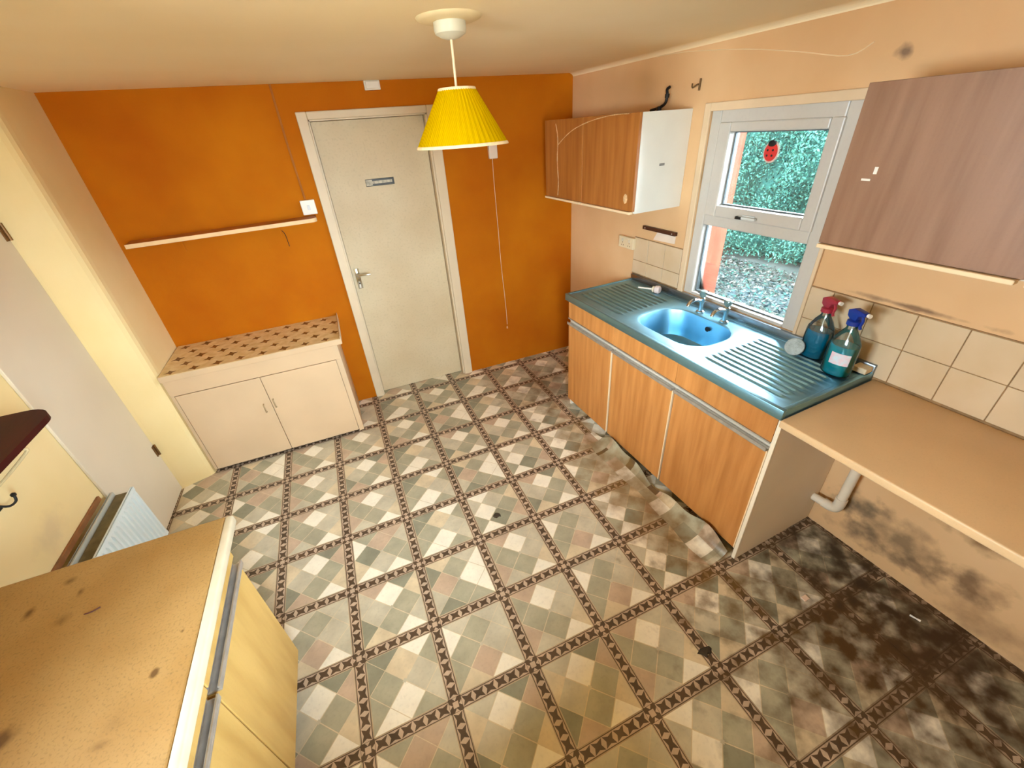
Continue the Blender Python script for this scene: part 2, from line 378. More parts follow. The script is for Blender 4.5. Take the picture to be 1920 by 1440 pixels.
for r in range(R0, R1 + 1):
    for c in range(C0, C1 + 1):
        corners = [G(c + i, r + j) for i, j in ((0, 0), (1, 0), (1, 1), (0, 1))]
        inside = all((x - p[0]) * n[0] + (y - p[1]) * n[1] >= 0 for x, y in corners for p, n in HALF)
        k = FIX.get((r, c), prng.choice('ABCDEFGH'))
        code = VAR[k]
        if inside:
            if k not in TMESH: TMESH[k] = tilemesh(c, r, code, True)[0]
            me = TMESH[k]; o_ = Vector((*G(c + .5, r + .5), 0))
        else:
            if len(clip(corners)) < 3: continue
            me, o_ = tilemesh(c, r, code, False)
            if me is None: continue
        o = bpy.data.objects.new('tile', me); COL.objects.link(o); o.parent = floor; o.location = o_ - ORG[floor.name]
# curled-up edge of the vinyl along the sink unit
bm = bmesh.new(); ns = 46
prof = [(0.70, 0.002), (0.655, 0.006), (0.615, 0.022), (0.59, 0.055), (0.578, 0.10)]
colr = 'kkgggwbgggkkgwwgppbgggdgwbkggcgdgkwbggpkgddgbk'
rows = []
for i in range(ns + 1):
    s_ = 1.24 + (2.375 - 1.24) * i / ns
    hgt = 0.55 + 0.30 * math.sin(s_ * 9.2) + 0.16 * math.sin(s_ * 23)
    hgt = max(0.05, hgt) * min(1, (s_ - 1.22) * 5)
    rows.append([bm.verts.new(RP(s_, 0.578 + (o_ - 0.578) * (0.75 + 0.25 * hgt), 0.0022 + z_ * hgt)) for o_, z_ in prof])
for i in range(ns):
    for j in range(4):
        f = bm.faces.new((rows[i][j], rows[i + 1][j], rows[i + 1][j + 1], rows[i][j + 1]))
        f.material_index = FKEY.index(colr[((i // 4) * 3 + (j // 2) * 5 + (i // 9)) % len(colr)])
tag(obj('curled_edge', bm, FM, floor, smooth=True), 'torn vinyl edge curling up along the sink unit')

# ---- ceiling
bm = bmesh.new(); box(bm, WP, XL - 0.4, 0.5, REAR - 0.1, 0.2, H, H + 0.12)
# soft cove where the ceiling meets the window wall
cv = []
for i in range(7):
    a_ = math.pi / 2 * i / 6; cv.append((0.045 * (1 - math.sin(a_)), H - 0.022 * (1 - math.cos(a_))))
for s0, s1 in ((0.0, 3.75),):
    lo = [bm.verts.new(RP(s0, o_, z_ + 0.001)) for o_, z_ in cv]; hi = [bm.verts.new(RP(s1, o_, z_ + 0.001)) for o_, z_ in cv]
    for i in range(6): bm.faces.new((lo[i], lo[i + 1], hi[i + 1], hi[i]))
tag(obj('ceiling', bm, CEIL), 'low cream plaster ceiling', 'ceiling', kind='structure')

# ---- back wall with the door hole
DX0, DX1, DZ = -1.838, -1.095, 2.005
bm = bmesh.new()
box(bm, WP, XL - 0.4, DX0, 0, 0.16, 0, H); box(bm, WP, DX1, 0.45, 0, 0.16, 0, H); box(bm, WP, DX0, DX1, 0, 0.16, DZ, H)
wall_back = tag(obj('wall_back', bm, ORANGE), 'burnt orange painted wall with the white door', 'wall', kind='structure')
bm = bmesh.new(); tube(bm, smoothpts([(*(lambda p: (p[0], -0.0005, p[1]))(YW(u, v)),) for u, v in ((528, 432), (535, 440), (543, 462))], 3), 0.0022, 5)
tag(obj('crack', bm, DARK, wall_back), 'short dark crack below the shelf')

# ---- left wall: alcove pier by the cupboard, then the long wall
bm = bmesh.new()
prism(bm, [(XL - 0.4, 0.1), (-3.055, 0.1), (-3.05, 0.0), (-3.042, -0.40), (-3.044, -0.43), (-3.052, -0.452), (-3.068, -0.468), (-3.09, -0.477), (-3.215, -0.52), (XL, -0.53), (XL, LW0), (XL - 0.4, LW0)], 0, H)
box(bm, WP, XL - 0.4, XL, REAR, LW1, 0, H); box(bm, WP, XL - 0.4, XL, LW1, LW0, 0, LZ0); box(bm, WP, XL - 0.4, XL, LW1, LW0, LZ1, H)
wall_left = tag(obj('wall_left', bm, CREAM), 'cream painted wall with a projecting pier beside the cupboard', 'wall', kind='structure')

# ---- window wall: plaster inner leaf, brick outer leaf, hole for the window
WS0, WS1, WZ0, WZ1 = 1.305, 2.03, 0.945, 1.895
bm = bmesh.new()
def holed(o0, o1, s0, s1, z0, z1):
    box(bm, RP, -0.3, s0, o0, o1, -0.06, H + 0.1); box(bm, RP, s1, 3.95, o0, o1, -0.06, H + 0.1)
    box(bm, RP, s0, s1, o0, o1, -0.06, z0); box(bm, RP, s0, s1, o0, o1, z1, H + 0.1)
holed(-0.11, 0.0, WS0, WS1, WZ0, WZ1)
wall_right = tag(obj('wall_right', bm, PEACH, origin=RP(1.8, 0, 0)), 'stained peach plaster wall with the window', 'wall', kind='structure')
bm = bmesh.new(); holed(-0.26, -0.111, WS0 + 0.02, WS1 - 0.02, WZ0 - 0.12, WZ1 - 0.01)
tag(obj('brick_leaf', bm, BRICK, wall_right), 'red brick outer face seen at the side of the window')
bm = bmesh.new(); tube(bm, smoothpts([RP(*((lambda q: (q[0], 0.0008, q[1]))(RW(u, v)))) for u, v in ((1232, 107), (1247, 103), (1300, 96), (1400, 92), (1500, 97), (1590, 104), (1640, 78))], 4), 0.0022, 5)
tag(obj('crack', bm, mat('pale_crack', (0.85, 0.66, 0.40), 0.9), wall_right), 'thin pale plaster crack above the window')

# wall tiles (6 inch), each a piece of the wall; grout bed behind
def tilegrid(s_edges, z_edges, name='tile'):
    for i in range(len(s_edges) - 1):
        for j in range(len(z_edges) - 1):
            g = 0.0016; j_ = rnd.uniform(0, 0.0012)
            b_ = bx(RP, s_edges[i] + g, s_edges[i + 1] - g, 0.0031, 0.0085 + j_, z_edges[j] + g, z_edges[j + 1] - g, bev=0.0012, seg=1)
            obj(name, b_, TILEW, wall_right)
bed = bmesh.new()
box(bed, RP, 2.042, 3.44, 0.0, 0.0045, 0.86, 1.188); box(bed, RP, 0.822, 1.262, 0.0, 0.0045, 0.93, 1.196)
obj('grout', bed, GROUT, wall_right)
tilegrid([2.044, 2.146] + [2.2985 + 0.1533 * i for i in range(0, 8)], [0.872, 0.888, 1.037, 1.186][1:])
tilegrid([0.824, 0.966, 1.118, 1.262], [0.952, 1.043, 1.194])

# ---- rear wall behind the viewer
bm = bmesh.new(); box(bm, WP, XL - 0.4, RX0, REAR - 0.2, REAR, -0.06, H + 0.1); box(bm, WP, RX1, 0.5, REAR - 0.2, REAR, -0.06, H + 0.1)
box(bm, WP, RX0, RX1, REAR - 0.2, REAR, -0.06, RZ_0); box(bm, WP, RX0, RX1, REAR - 0.2, REAR, RZ_1, H + 0.1)
tag(obj('wall_rear', bm, CREAM), 'plain cream wall behind the viewer with an opening for the added fill window', 'wall', kind='structure')

# ---- door_1: the white flush door
d1 = thing('door_1', (-1.47, 0.0, 0.0), 'off-white flush door with lever handle in the orange wall', 'door'); d1['kind'] = 'structure'
obj('leaf', bx(WP, DX0 + 0.012, DX1 - 0.022, 0.055, 0.095, 0.004, DZ - 0.012, bev=0.002), WHITE_DOOR, d1)
bm = bmesh.new()
box(bm, WP, DX0, DX0 + 0.010, 0.0, 0.13, 0, DZ); box(bm, WP, DX1 - 0.018, DX1, 0.0, 0.13, 0, DZ); box(bm, WP, DX0, DX1, 0.0, 0.13, DZ - 0.010, DZ)
box(bm, WP, DX0 - 0.02, DX1 + 0.02, 0.13, 0.155, 0, DZ + 0.02)  # full panel added behind the leaf to stop light leaking round it
obj('lining_light_stop', bm, TRIMW, d1)
def arch(a0, a1, z0, z1): return bx(WP, a0, a1, -0.018, 0.0, z0, z1, bev=0.005)
obj('architrave', arch(-1.896, DX0 + 0.002, 0, 2.045), TRIMW, d1); obj('architrave', arch(DX1 - 0.008, -1.032, 0, 2.045), TRIMW, d1); obj('architrave', arch(DX0 + 0.002, DX1 - 0.008, DZ - 0.003, 2.045), TRIMW, d1)
hnd = obj('handle', bx(WP, -1.806, -1.772, 0.046, 0.055, 0.925, 1.075, bev=0.004), CHROME, d1, smooth=True); tag(hnd, 'chrome lever handle plate')
bm = bmesh.new(); tube(bm, [(-1.789, 0.052, 1.035), (-1.789, 0.012, 1.035), (-1.78, 0.006, 1.034), (-1.70, 0.006, 1.030)], [0.010, 0.009, 0.009, 0.007], 10)
obj('lever', bm, CHROME, hnd, smooth=True)
bm = bmesh.new(); tube(bm, [(-1.789, 0.047, 0.965), (-1.789, 0.043, 0.965)], 0.006, 8); obj('keyhole', bm, BLACK, hnd)
sx0, sz0 = YW(687, 349, 0.05); sx1, sz1 = YW(738, 333, 0.05)
zc = (sz0 + sz1) / 2; sg = obj('sign', bx(WP, sx0, sx1, 0.050, 0.055, zc - 0.022, zc + 0.022, bev=0.002), mat('sign_black', (0.03, 0.028, 0.02), 0.4), d1); tag(sg, 'small black and white name plate')
bm = bmesh.new(); box(bm, WP, sx0 + 0.002, sx0 + 0.045, 0.0485, 0.0505, zc - 0.018, zc + 0.018); box(bm, WP, sx0 + 0.045, sx1 - 0.014, 0.0485, 0.0505, zc - 0.008, zc + 0.009)
obj('sign_print', bm, mat('sign_pale', (0.62, 0.58, 0.45), 0.5, var=0.5, vscale=(70, 70, 40)), sg)

# ---- door_2: plain narrow cupboard door in the left wall
d2 = thing('door_2', (XL, -0.81, 0.0), 'plain greyish-white narrow door between the pier and the radiator', 'door'); d2['kind'] = 'structure'
obj('leaf', bx(WP, XL + 0.001, XL + 0.014, -1.09, -0.536, 0.018, 1.985, bev=0.003), GREY_WHITE, d2)
for z in (0.31, 1.60):
    b_ = bmesh.new(); tube(b_, [(XL + 0.02, -0.540, z), (XL + 0.02, -0.540, z + 0.075)], 0.0065, 8); box(b_, WP, XL + 0.012, XL + 0.017, -0.565, -0.537, z, z + 0.075)
    tag(obj('hinge', b_, mat('rusty_brass', (0.24, 0.12, 0.04), 0.5, 0.5, var=0.4), d2), 'brown painted hinge')

# ---- window_1
w1 = thing('window_1', RP(1.66, -0.05, 0.93), 'white plastic window over the sink with a top-hung light', 'window'); w1['kind'] = 'structure'
bm = bmesh.new()
box(bm, RP, 1.268, 1.306, -0.0, 0.014, 0.93, 1.925, bev=0.004); box(bm, RP, 2.028, 2.045, 0.0, 0.014, 0.93, 1.925, bev=0.004); box(bm, RP, 1.306, 2.028, 0.0, 0.014, 1.888, 1.925, bev=0.004)
obj('surround', bm, mat('painted_surround', (0.74, 0.56, 0.36), 0.6, var=0.12), w1)
bm = bmesh.new()
box(bm, RP, 1.306, 1.366, -0.08, -0.004, 0.945, 1.893, bev=0.006); box(bm, RP, 1.958, 2.03, -0.08, -0.004, 0.945, 1.893, bev=0.006)
box(bm, RP, 1.366, 1.958, -0.08, -0.004, 1.832, 1.893, bev=0.006); box(bm, RP, 1.366, 1.958, -0.08, -0.004, 0.945, 0.962, bev=0.004); box(bm, RP, 1.366, 1.958, -0.08, -0.004, 1.352, 1.412, bev=0.006)
obj('frame', bm, UPVC, w1)
bm = bmesh.new()
box(bm, RP, 1.370, 1.440, -0.072, 0.006, 1.405, 1.838, bev=0.006); box(bm, RP, 1.912, 1.965, -0.072, 0.006, 1.405, 1.838, bev=0.006)
box(bm, RP, 1.440, 1.912, -0.072, 0.006, 1.797, 1.838, bev=0.006); box(bm, RP, 1.440, 1.912, -0.072, 0.006, 1.405, 1.460, bev=0.006)
sash = obj('sash', bm, UPVC, w1)
bm = bmesh.new(); box(bm, RP, 1.615, 1.685, 0.006, 0.013, 1.415, 1.437, bev=0.003); box(bm, RP, 1.60, 1.70, 0.013, 0.032, 1.419, 1.431, bev=0.004)
obj('handle', bm, mat('window_handle', (0.70, 0.72, 0.70), 0.3), sash)
obj('handle_lock', bx(RP, 1.590, 1.625, 0.014, 0.034, 1.417, 1.430, bev=0.002), BLACK, sash)
GLASS = clear_plastic('window_glass', (0.97, 0.995, 0.985), 0.02, 0.0, film=False)
obj('pane', bx(RP, 1.436, 1.916, -0.046, -0.042, 1.456, 1.801), GLASS, w1); obj('pane', bx(RP, 1.362, 1.962, -0.046, -0.042, 0.958, 1.356), GLASS, w1)
bm = bmesh.new()
for (a0, a1, z0, z1) in ((1.440, 1.912, 1.460, 1.797), (1.366, 1.958, 0.962, 1.352)):
    g = 0.006
    box(bm, RP, a0, a0 + g, -0.052, -0.036, z0, z1); box(bm, RP, a1 - g, a1, -0.052, -0.036, z0, z1); box(bm, RP, a0 + g, a1 - g, -0.052, -0.036, z0, z0 + g); box(bm, RP, a0 + g, a1 - g, -0.052, -0.036, z1 - g, z1)
obj('gasket', bm, mat('grey_gasket', (0.12, 0.14, 0.15), 0.6), w1)
obj('sill', bx(RP, 1.275, 2.042, -0.08, 0.022, 0.930, 0.9445, bev=0.004), UPVC, w1)

w2 = thing('fill_window_side', (XL - 0.2, (LW0 + LW1) / 2, LZ0), 'small white side window added for fill light over the near-left worktop', 'window'); w2['kind'] = 'structure'
bm = bmesh.new(); g = 0.035
box(bm, WP, XL - 0.24, XL - 0.18, LW1, LW1 + g, LZ0, LZ1); box(bm, WP, XL - 0.24, XL - 0.18, LW0 - g, LW0, LZ0, LZ1); box(bm, WP, XL - 0.24, XL - 0.18, LW1 + g, LW0 - g, LZ0, LZ0 + g); box(bm, WP, XL - 0.24, XL - 0.18, LW1 + g, LW0 - g, LZ1 - g, LZ1)
obj('frame', bm, UPVC, w2); obj('pane', bx(WP, XL - 0.212, XL - 0.208, LW1 + g - 0.002, LW0 - g + 0.002, LZ0 + g - 0.002, LZ1 - g + 0.002), GLASS, w2)

w3 = thing('fill_window_rear', ((RX0 + RX1) / 2, REAR - 0.1, RZ_0), 'tall white window added for fill light behind the viewer', 'window'); w3['kind'] = 'structure'
bm = bmesh.new()
box(bm, WP, RX0, RX0 + g, REAR - 0.15, REAR - 0.09, RZ_0, RZ_1); box(bm, WP, RX1 - g, RX1, REAR - 0.15, REAR - 0.09, RZ_0, RZ_1); box(bm, WP, RX0 + g, RX1 - g, REAR - 0.15, REAR - 0.09, RZ_0, RZ_0 + g); box(bm, WP, RX0 + g, RX1 - g, REAR - 0.15, REAR - 0.09, RZ_1 - g, RZ_1)
obj('frame', bm, UPVC, w3); obj('pane', bx(WP, RX0 + g - 0.002, RX1 - g + 0.002, REAR - 0.122, REAR - 0.118, RZ_0 + g - 0.002, RZ_1 - g + 0.002), GLASS, w3)

# ================================================================== CUPBOARDS AND TOPS
# ---- sink unit
SH = 0.91
su = thing('sink_unit', RP(1.62, 0.28, 0), 'long oak veneer sink unit with three doors under the window', 'cabinet')
bm = bmesh.new()
box(bm, RP, 0.845, 0.861, 0.01, 0.53, 0.0, 0.868); box(bm, RP, 0.861, 2.385, 0.01, 0.026, 0.06, 0.868); box(bm, RP, 0.861, 2.385, 0.026, 0.53, 0.06, 0.076)
box(bm, RP, 1.340, 1.356, 0.026, 0.52, 0.076, 0.72); box(bm, RP, 1.852, 1.868, 0.026, 0.52, 0.076, 0.72); box(bm, RP, 0.861, 2.385, 0.50, 0.53, 0.69, 0.735)
obj('carcass', bm, mat('white_carcass', (0.74, 0.66, 0.54), 0.6), su)
obj('plinth', bx(RP, 0.861, 2.385, 0.455, 0.47, 0.0, 0.06), DARK, su)
obj('side_panel', bx(RP, 2.386, 2.404, 0.004, 0.548, 0.004, 0.868), mat('side_panel_white', (0.86, 0.77, 0.66), 0.6, var=0.1, vscale=(2, 2, 2)), su)
obj('side_edge', bx(RP, 2.3865, 2.4045, 0.548, 0.556, 0.004, 0.868, bev=0.003), mat('white_edge', (0.88, 0.76, 0.58), 0.4), su)
for i, (a0, a1) in enumerate(((0.848, 1.340), (1.352, 1.852), (1.862, 2.383))):
    d = obj('door', bx(RP, a0, a1 - 0.006, 0.531, 0.549, 0.062, 0.690, bev=0.0015), OAK, su)
    obj('edge_strip', bx(RP, a1 - 0.006, a1, 0.531, 0.550, 0.062, 0.690), EDGE, d)
    hb_ = bmesh.new(); box(hb_, RP, a0, a1 - 0.004, 0.531, 0.562, 0.6905, 0.700, bev=0.002); box(hb_, RP, a0, a1 - 0.004, 0.556, 0.562, 0.700, 0.709, bev=0.001)
    tag(obj('handle', hb_, ALU, d), 'pale metal lip handle')
    f0, f1 = ((0.848, 1.345), (1.345, 1.855), (1.855, 2.384))[i]
    obj('drawer_front', bx(RP, f0, f1 - 0.002, 0.531, 0.549, 0.738, 0.866, bev=0.0015), OAK, su)
    obj('rail_strip', bx(RP, f0, f1 - 0.003, 0.531, 0.553, 0.7305, 0.7375, bev=0.001), ALU, su)

# ---- stainless sink top
st = thing('sink', RP(1.62, 0.28, SH - 0.04), 'stainless steel sink with a rounded bowl between two ribbed drainers', 'sink')
S0, S1, O1 = 0.836, 2.402, 0.572
BS0, BS1, BO0, BO1 = 1.385, 1.862, 0.135, 0.475
def rrect(s0, s1, o0, o1, r, n=6):
    out = []
    for cx, cy, a0 in ((s1 - r, o1 - r, 0), (s0 + r, o1 - r, 90), (s0 + r, o0 + r, 180), (s1 - r, o0 + r, 270)):
        for k in range(n + 1):
            a_ = math.radians(a0 + 90 * k / n); out.append((cx + r * math.cos(a_), cy + r * math.sin(a_)))
    return out
inner = rrect(BS0, BS1, BO0, BO1, 0.13)
nI = len(inner)
bm = bmesh.new()
outer_r = [S0, S1, 0.006, O1]
def to_edge(p):
    cx, cy = (BS0 + BS1) / 2, (BO0 + BO1) / 2; dx, dy = p[0] - cx, p[1] - cy
    k = min([((1.345 if dx < 0 else 1.90) - cx) / dx if abs(dx) > 1e-9 else 9e9, ((0.05 if dy < 0 else O1 - 0.02) - cy) / dy if abs(dy) > 1e-9 else 9e9])
    return cx + dx * k, cy + dy * k
ang = [math.atan2(p[1] - (BO0 + BO1) / 2, p[0] - (BS0 + BS1) / 2) for p in inner]
mid = [(p[0] + (p[0] - (BS0 + BS1) / 2) * 0.05, p[1] + (p[1] - (BO0 + BO1) / 2) * 0.05) for p in inner]
ro = [bm.verts.new(RP(*to_edge(p), SH)) for p in inner]
for cs in ((1.345, 0.05), (1.90, 0.05), (1.345, O1 - 0.02), (1.90, O1 - 0.02)):  # pull the nearest rim point into each corner
    k = min(range(nI), key=lambda i: (ro[i].co - RP(*cs, SH)).length); ro[k].co = RP(*cs, SH)
rm = [bm.verts.new(RP(*p, SH)) for p in mid]
ri = [bm.verts.new(RP(*p, SH - 0.006)) for p in inner]
for a_, b_ in ((ro, rm), (rm, ri)):
    for k in range(nI): bm.faces.new((a_[k], a_[(k + 1) % nI], b_[(k + 1) % nI], b_[k]))
# ribbed drainers either side, as a height field
def drainer(s0, s1, ribs_s0, ribs_s1):
    us = sorted(set([s0, s1] + list(np.linspace(ribs_s0 - 0.012, ribs_s0 + 0.012, 4)) + list(np.linspace(ribs_s1 - 0.012, ribs_s1 + 0.012, 4))))
    os_ = list(np.linspace(0.05, O1 - 0.02, 110)); g = []
    for u in us:
        k = min(1, max(0, (u - (ribs_s0 - 0.012)) / 0.024)) * min(1, max(0, ((ribs_s1 + 0.012) - u) / 0.024))
        row = []
        for o_ in os_:
            z = SH
            if 0.115 < o_ < 0.505:
                ph = (o_ - 0.115) / 0.039 % 1.0
                z = SH - 0.0005 + k * 0.0045 * (1 if ph < 0.36 else -0.55)
            row.append(bm.verts.new(RP(u, o_, z)))
        g.append(row)
    for i in range(len(us) - 1):
        for j in range(len(os_) - 1): bm.faces.new((g[i][j], g[i + 1][j], g[i + 1][j + 1], g[i][j + 1]))
drainer(S0 + 0.02, 1.345, 0.905, 1.315); drainer(1.90, S1 - 0.02, 1.95, 2.335)
# raised rim and turned-down front, back upstand
box(bm, RP, S0, S1, O1 - 0.02, O1, SH - 0.042, SH + 0.004, bev=0.003); box(bm, RP, S0, S0 + 0.02, 0.006, O1 - 0.02, SH - 0.042, SH + 0.004, bev=0.003)
box(bm, RP, S1 - 0.02, S1, 0.006, O1 - 0.02, SH - 0.042, SH + 0.004, bev=0.003); box(bm, RP, S0 + 0.02, S1 - 0.02, 0.022, 0.05, SH - 0.03, SH + 0.002, bev=0.002)
obj('drainer_top', bm, STEEL, st, smooth=True)
bm = bmesh.new(); levels = [(1.0, SH - 0.006), (0.97, SH - 0.03), (0.95, SH - 0.12), (0.90, SH - 0.158), (0.78, SH - 0.172), (0.12, SH - 0.178)]
cs_, co_ = (BS0 + BS1) / 2, (BO0 + BO1) / 2; rings = []
for k_, z_ in levels: rings.append([bm.verts.new(RP(cs_ + (p[0] - cs_) * k_, co_ + (p[1] - co_) * k_, z_)) for p in inner])
for a_, b_ in zip(rings, rings[1:]):
    for k in range(nI): bm.faces.new((a_[k], a_[(k + 1) % nI], b_[(k + 1) % nI], b_[k]))
bowl = obj('bowl', bm, STEEL, st, smooth=True)
bm = bmesh.new(); lathe(bm, RP(cs_, co_, SH - 0.1775), [(0.036, 0), (0.036, 0.003), (0.026, 0.0035), (0.02, 0.001)], 20); obj('plughole', bm, CHROME, bowl, smooth=True)
bm = bmesh.new(); lathe(bm, RP(1.66, BO0 + 0.016, SH - 0.05), [(0.014, 0), (0.014, 0.004)], 14, axis=N); obj('overflow', bm, BLACK, bowl)
obj('upstand', bx(RP, S0, S1, 0.006, 0.024, SH - 0.03, SH + 0.036, bev=0.004), STEELD, st, smooth=True)

# ---- taps
def tap(s_, o_, label, turn):
    t = thing('pillar_tap', RP(s_, o_, SH + 0.002), label, 'tap', 'pillar taps behind the sink bowl')
    b_ = bmesh.new(); lathe(b_, RP(s_, o_, SH + 0.002), [(0.023, 0), (0.023, 0.006), (0.014, 0.012), (0.012, 0.05), (0.016, 0.062), (0.016, 0.082), (0.011, 0.088)], 18)
    obj('body', b_, CHROME, t, smooth=True)
    b_ = bmesh.new(); tube(b_, smoothpts([RP(s_, o_ + 0.008, SH + 0.072), RP(s_, o_ + 0.05, SH + 0.085), RP(s_, o_ + 0.09, SH + 0.08), RP(s_, o_ + 0.105, SH + 0.058)], 3), 0.010, 12); obj('spout', b_, CHROME, t, smooth=True)
    b_ = bmesh.new(); lathe(b_, RP(s_, o_, SH + 0.088), [(0.009, 0), (0.020, 0.018), (0.022, 0.034), (0.016, 0.040)], 10)
    h = obj('tap_head', b_, mat('tap_head_green', (0.22, 0.34, 0.33), 0.3, 0.3), t, smooth=True)
    b_ = bmesh.new(); a_ = turn
    for k in range(2):
        dx, dy = math.cos(a_ + k * math.pi / 2) * 0.03, math.sin(a_ + k * math.pi / 2) * 0.03
        tube(b_, [RP(s_ - dx, o_ - dy, SH + 0.121), RP(s_ + dx, o_ + dy, SH + 0.121)], 0.0045, 8)
    obj('cross_handle', b_, CHROME, h, smooth=True)
tap(1.545, 0.098, 'chrome pillar tap farther along the sink, beside the dish brush', 0.3); tap(1.715, 0.102, 'chrome pillar tap nearer the spray bottles', 0.9)

# ---- right worktop
wt = thing('worktop', RP(3.05, 0.3, 0.85), 'beige laminate worktop running on from the sink along the tiled wall', 'worktop')
obj('board', bx(RP, 2.406, 3.435, 0.0055, 0.585, 0.848, 0.880, bev=0.006, seg=3), LAM, wt, smooth=True)
obj('support_batten', bx(RP, 2.56, 3.43, 0.002, 0.03, 0.805, 0.8475), mat('batten_paint', (0.55, 0.38, 0.24), 0.7), wt)

# ---- wall cabinets
def wall_cab(name, label, s0, s1, z0, z1, depth, doors, wood_m, side_m):
    t = thing(name, RP((s0 + s1) / 2, depth / 2, z0), label, 'cabinet')
    b_ = bmesh.new(); box(b_, RP, s0 + 0.016, s1 - 0.016, 0.002, depth - 0.02, z0 + 0.004, z0 + 0.02); box(b_, RP, s0 + 0.016, s1 - 0.016, 0.002, depth - 0.02, z1 - 0.018, z1 - 0.002); box(b_, RP, s0 + 0.016, s1 - 0.016, 0.002, 0.012, z0 + 0.02, z1 - 0.018)
    obj('carcass', b_, mat('cab_inside', (0.70, 0.58, 0.42), 0.6), t)
    obj('side_panel', bx(RP, s1 - 0.016, s1, 0.002, depth - 0.019, z0, z1), side_m, t); obj('side_panel', bx(RP, s0, s0 + 0.016, 0.002, depth - 0.019, z0, z1), side_m, t)
    for (a0, a1) in doors:
        d = obj('door', bx(RP, a0 + 0.0015, a1 - 0.0015, depth - 0.018, depth, z0 + 0.012, z1, bev=0.0015), wood_m, t)
        b_ = bmesh.new(); box(b_, RP, a0 + 0.004, a1 - 0.012, depth - 0.016, depth + 0.012, z0 - 0.004, z0 + 0.010, bev=0.003)
        tag(obj('handle', b_, EDGE, d), 'pale lip handle along the bottom of the door')
    return t
SIDEW = mat('white_cab_side', (0.76, 0.75, 0.68), 0.5, var=0.06)
c1 = wall_cab('wall_cabinet', 'oak veneer wall cabinet with white end panel left of the window', 0.20, 1.18, 1.428, 1.908, 0.35, ((0.20, 0.672), (0.672, 1.18)), OAK_DARK, SIDEW)
c2 = wall_cab('wall_cabinet', 'brown wood-effect wall cabinet over the worktop, right of the window', 2.203, 3.27, 1.452, 1.930, 0.35, ((2.203, 2.735), (2.738, 3.27)), WALNUT, mat('brown_cab_side', (0.40, 0.27, 0.17), 0.6))
TEAR = mat('torn_veneer', (0.78, 0.50, 0.25), 0.8, var=0.4, vscale=(80, 80, 80))
for pts_ in (((1042, 232), (1046, 260), (1045, 300), (1047, 340), (1046, 366)), ((1046, 272), (1062, 254), (1080, 240), (1110, 226), (1150, 214), (1180, 209))):
    b_ = bmesh.new(); tube(b_, smoothpts([RP(*((lambda q: (q[0], 0.3515, min(q[1], 1.906)))(RW(u, v, 0.351)))) for u, v in pts_], 4), [0.0028 if k % 3 else 0.0015 for k in range((len(pts_) - 1) * 4 + 1)], 5)
    tag(obj('torn_veneer', b_, TEAR, c1), 'pale tear in the veneer')
b_ = bmesh.new(); q = RW(1172, 373, 0.351); lathe(b_, RP(q[0], 0.3502, q[1]), [(0.019, 0), (0.015, 0.0012)], 7, axis=N, sy=1.4); tag(obj('bare_patch', b_, TEAR, c1), 'patch of missing veneer')
q = RW(1232, 294, 0.17)
b_ = bmesh.new(); box(b_, RP, 1.18, 1.1815, 0.155, 0.19, 1.655, 1.667); obj('mark', b_, mat('grey_mark', (0.25, 0.24, 0.22), 0.6), c1)
for u0, v0, w_, h_ in ((1623, 337, 0.026, 0.006), (1642, 320, 0.010, 0.02)):
    q = RW(u0, v0, 0.351); obj('chip', bx(RP, q[0] - w_ / 2, q[0] + w_ / 2, 0.3495, 0.3512, q[1] - h_ / 2, q[1] + h_ / 2), mat('white_chip', (0.85, 0.8, 0.7), 0.6), c2)

# ---- black gas pipe stub on the oak cabinet
PS = [RP(*((lambda q: (q[0], 0.03, q[1]))(RW(u, v, 0.03)))) for u, v in ((1220, 206), (1236, 202), (1247, 194), (1251, 180), (1251, 168), (1256, 163))]
bm = bmesh.new(); tube(bm, smoothpts([PS[0] - Vector((0, 0, 0.004))] + PS[1:], 4), 0.0075, 10)
lathe(bm, PS[3] - Vector((0, 0, 0.008)), [(0.012, 0), (0.012, 0.018)], 10); lathe(bm, PS[1] - Vector((0, 0, 0.018)), [(0.013, 0), (0.014, 0.022), (0.006, 0.026)], 10)
tag(obj('pipe_stub', bm, BLACK, smooth=True), 'black bent pipe end standing on top of the oak wall cabinet', 'pipe')
bm = bmesh.new(); q = RW(1312, 158); tube(bm, smoothpts([RP(q[0], 0, q[1]), RP(q[0], 0.016, q[1]), RP(q[0] - 0.02, 0.026, q[1] - 0.012), RP(q[0] - 0.028, 0.022, q[1] + 0.006)], 4), 0.0035, 7)
tube(bm, [RP(q[0] + 0.004, 0.004, q[1] - 0.026), RP(q[0] + 0.008, 0.006, q[1] + 0.024)], 0.005, 7)
tag(obj('wall_hook', bm, mat('rusty_hook', (0.16, 0.085, 0.03), 0.7, 0.4), smooth=True), 'rusty bent hook on the peach wall above the window corner', 'hook')

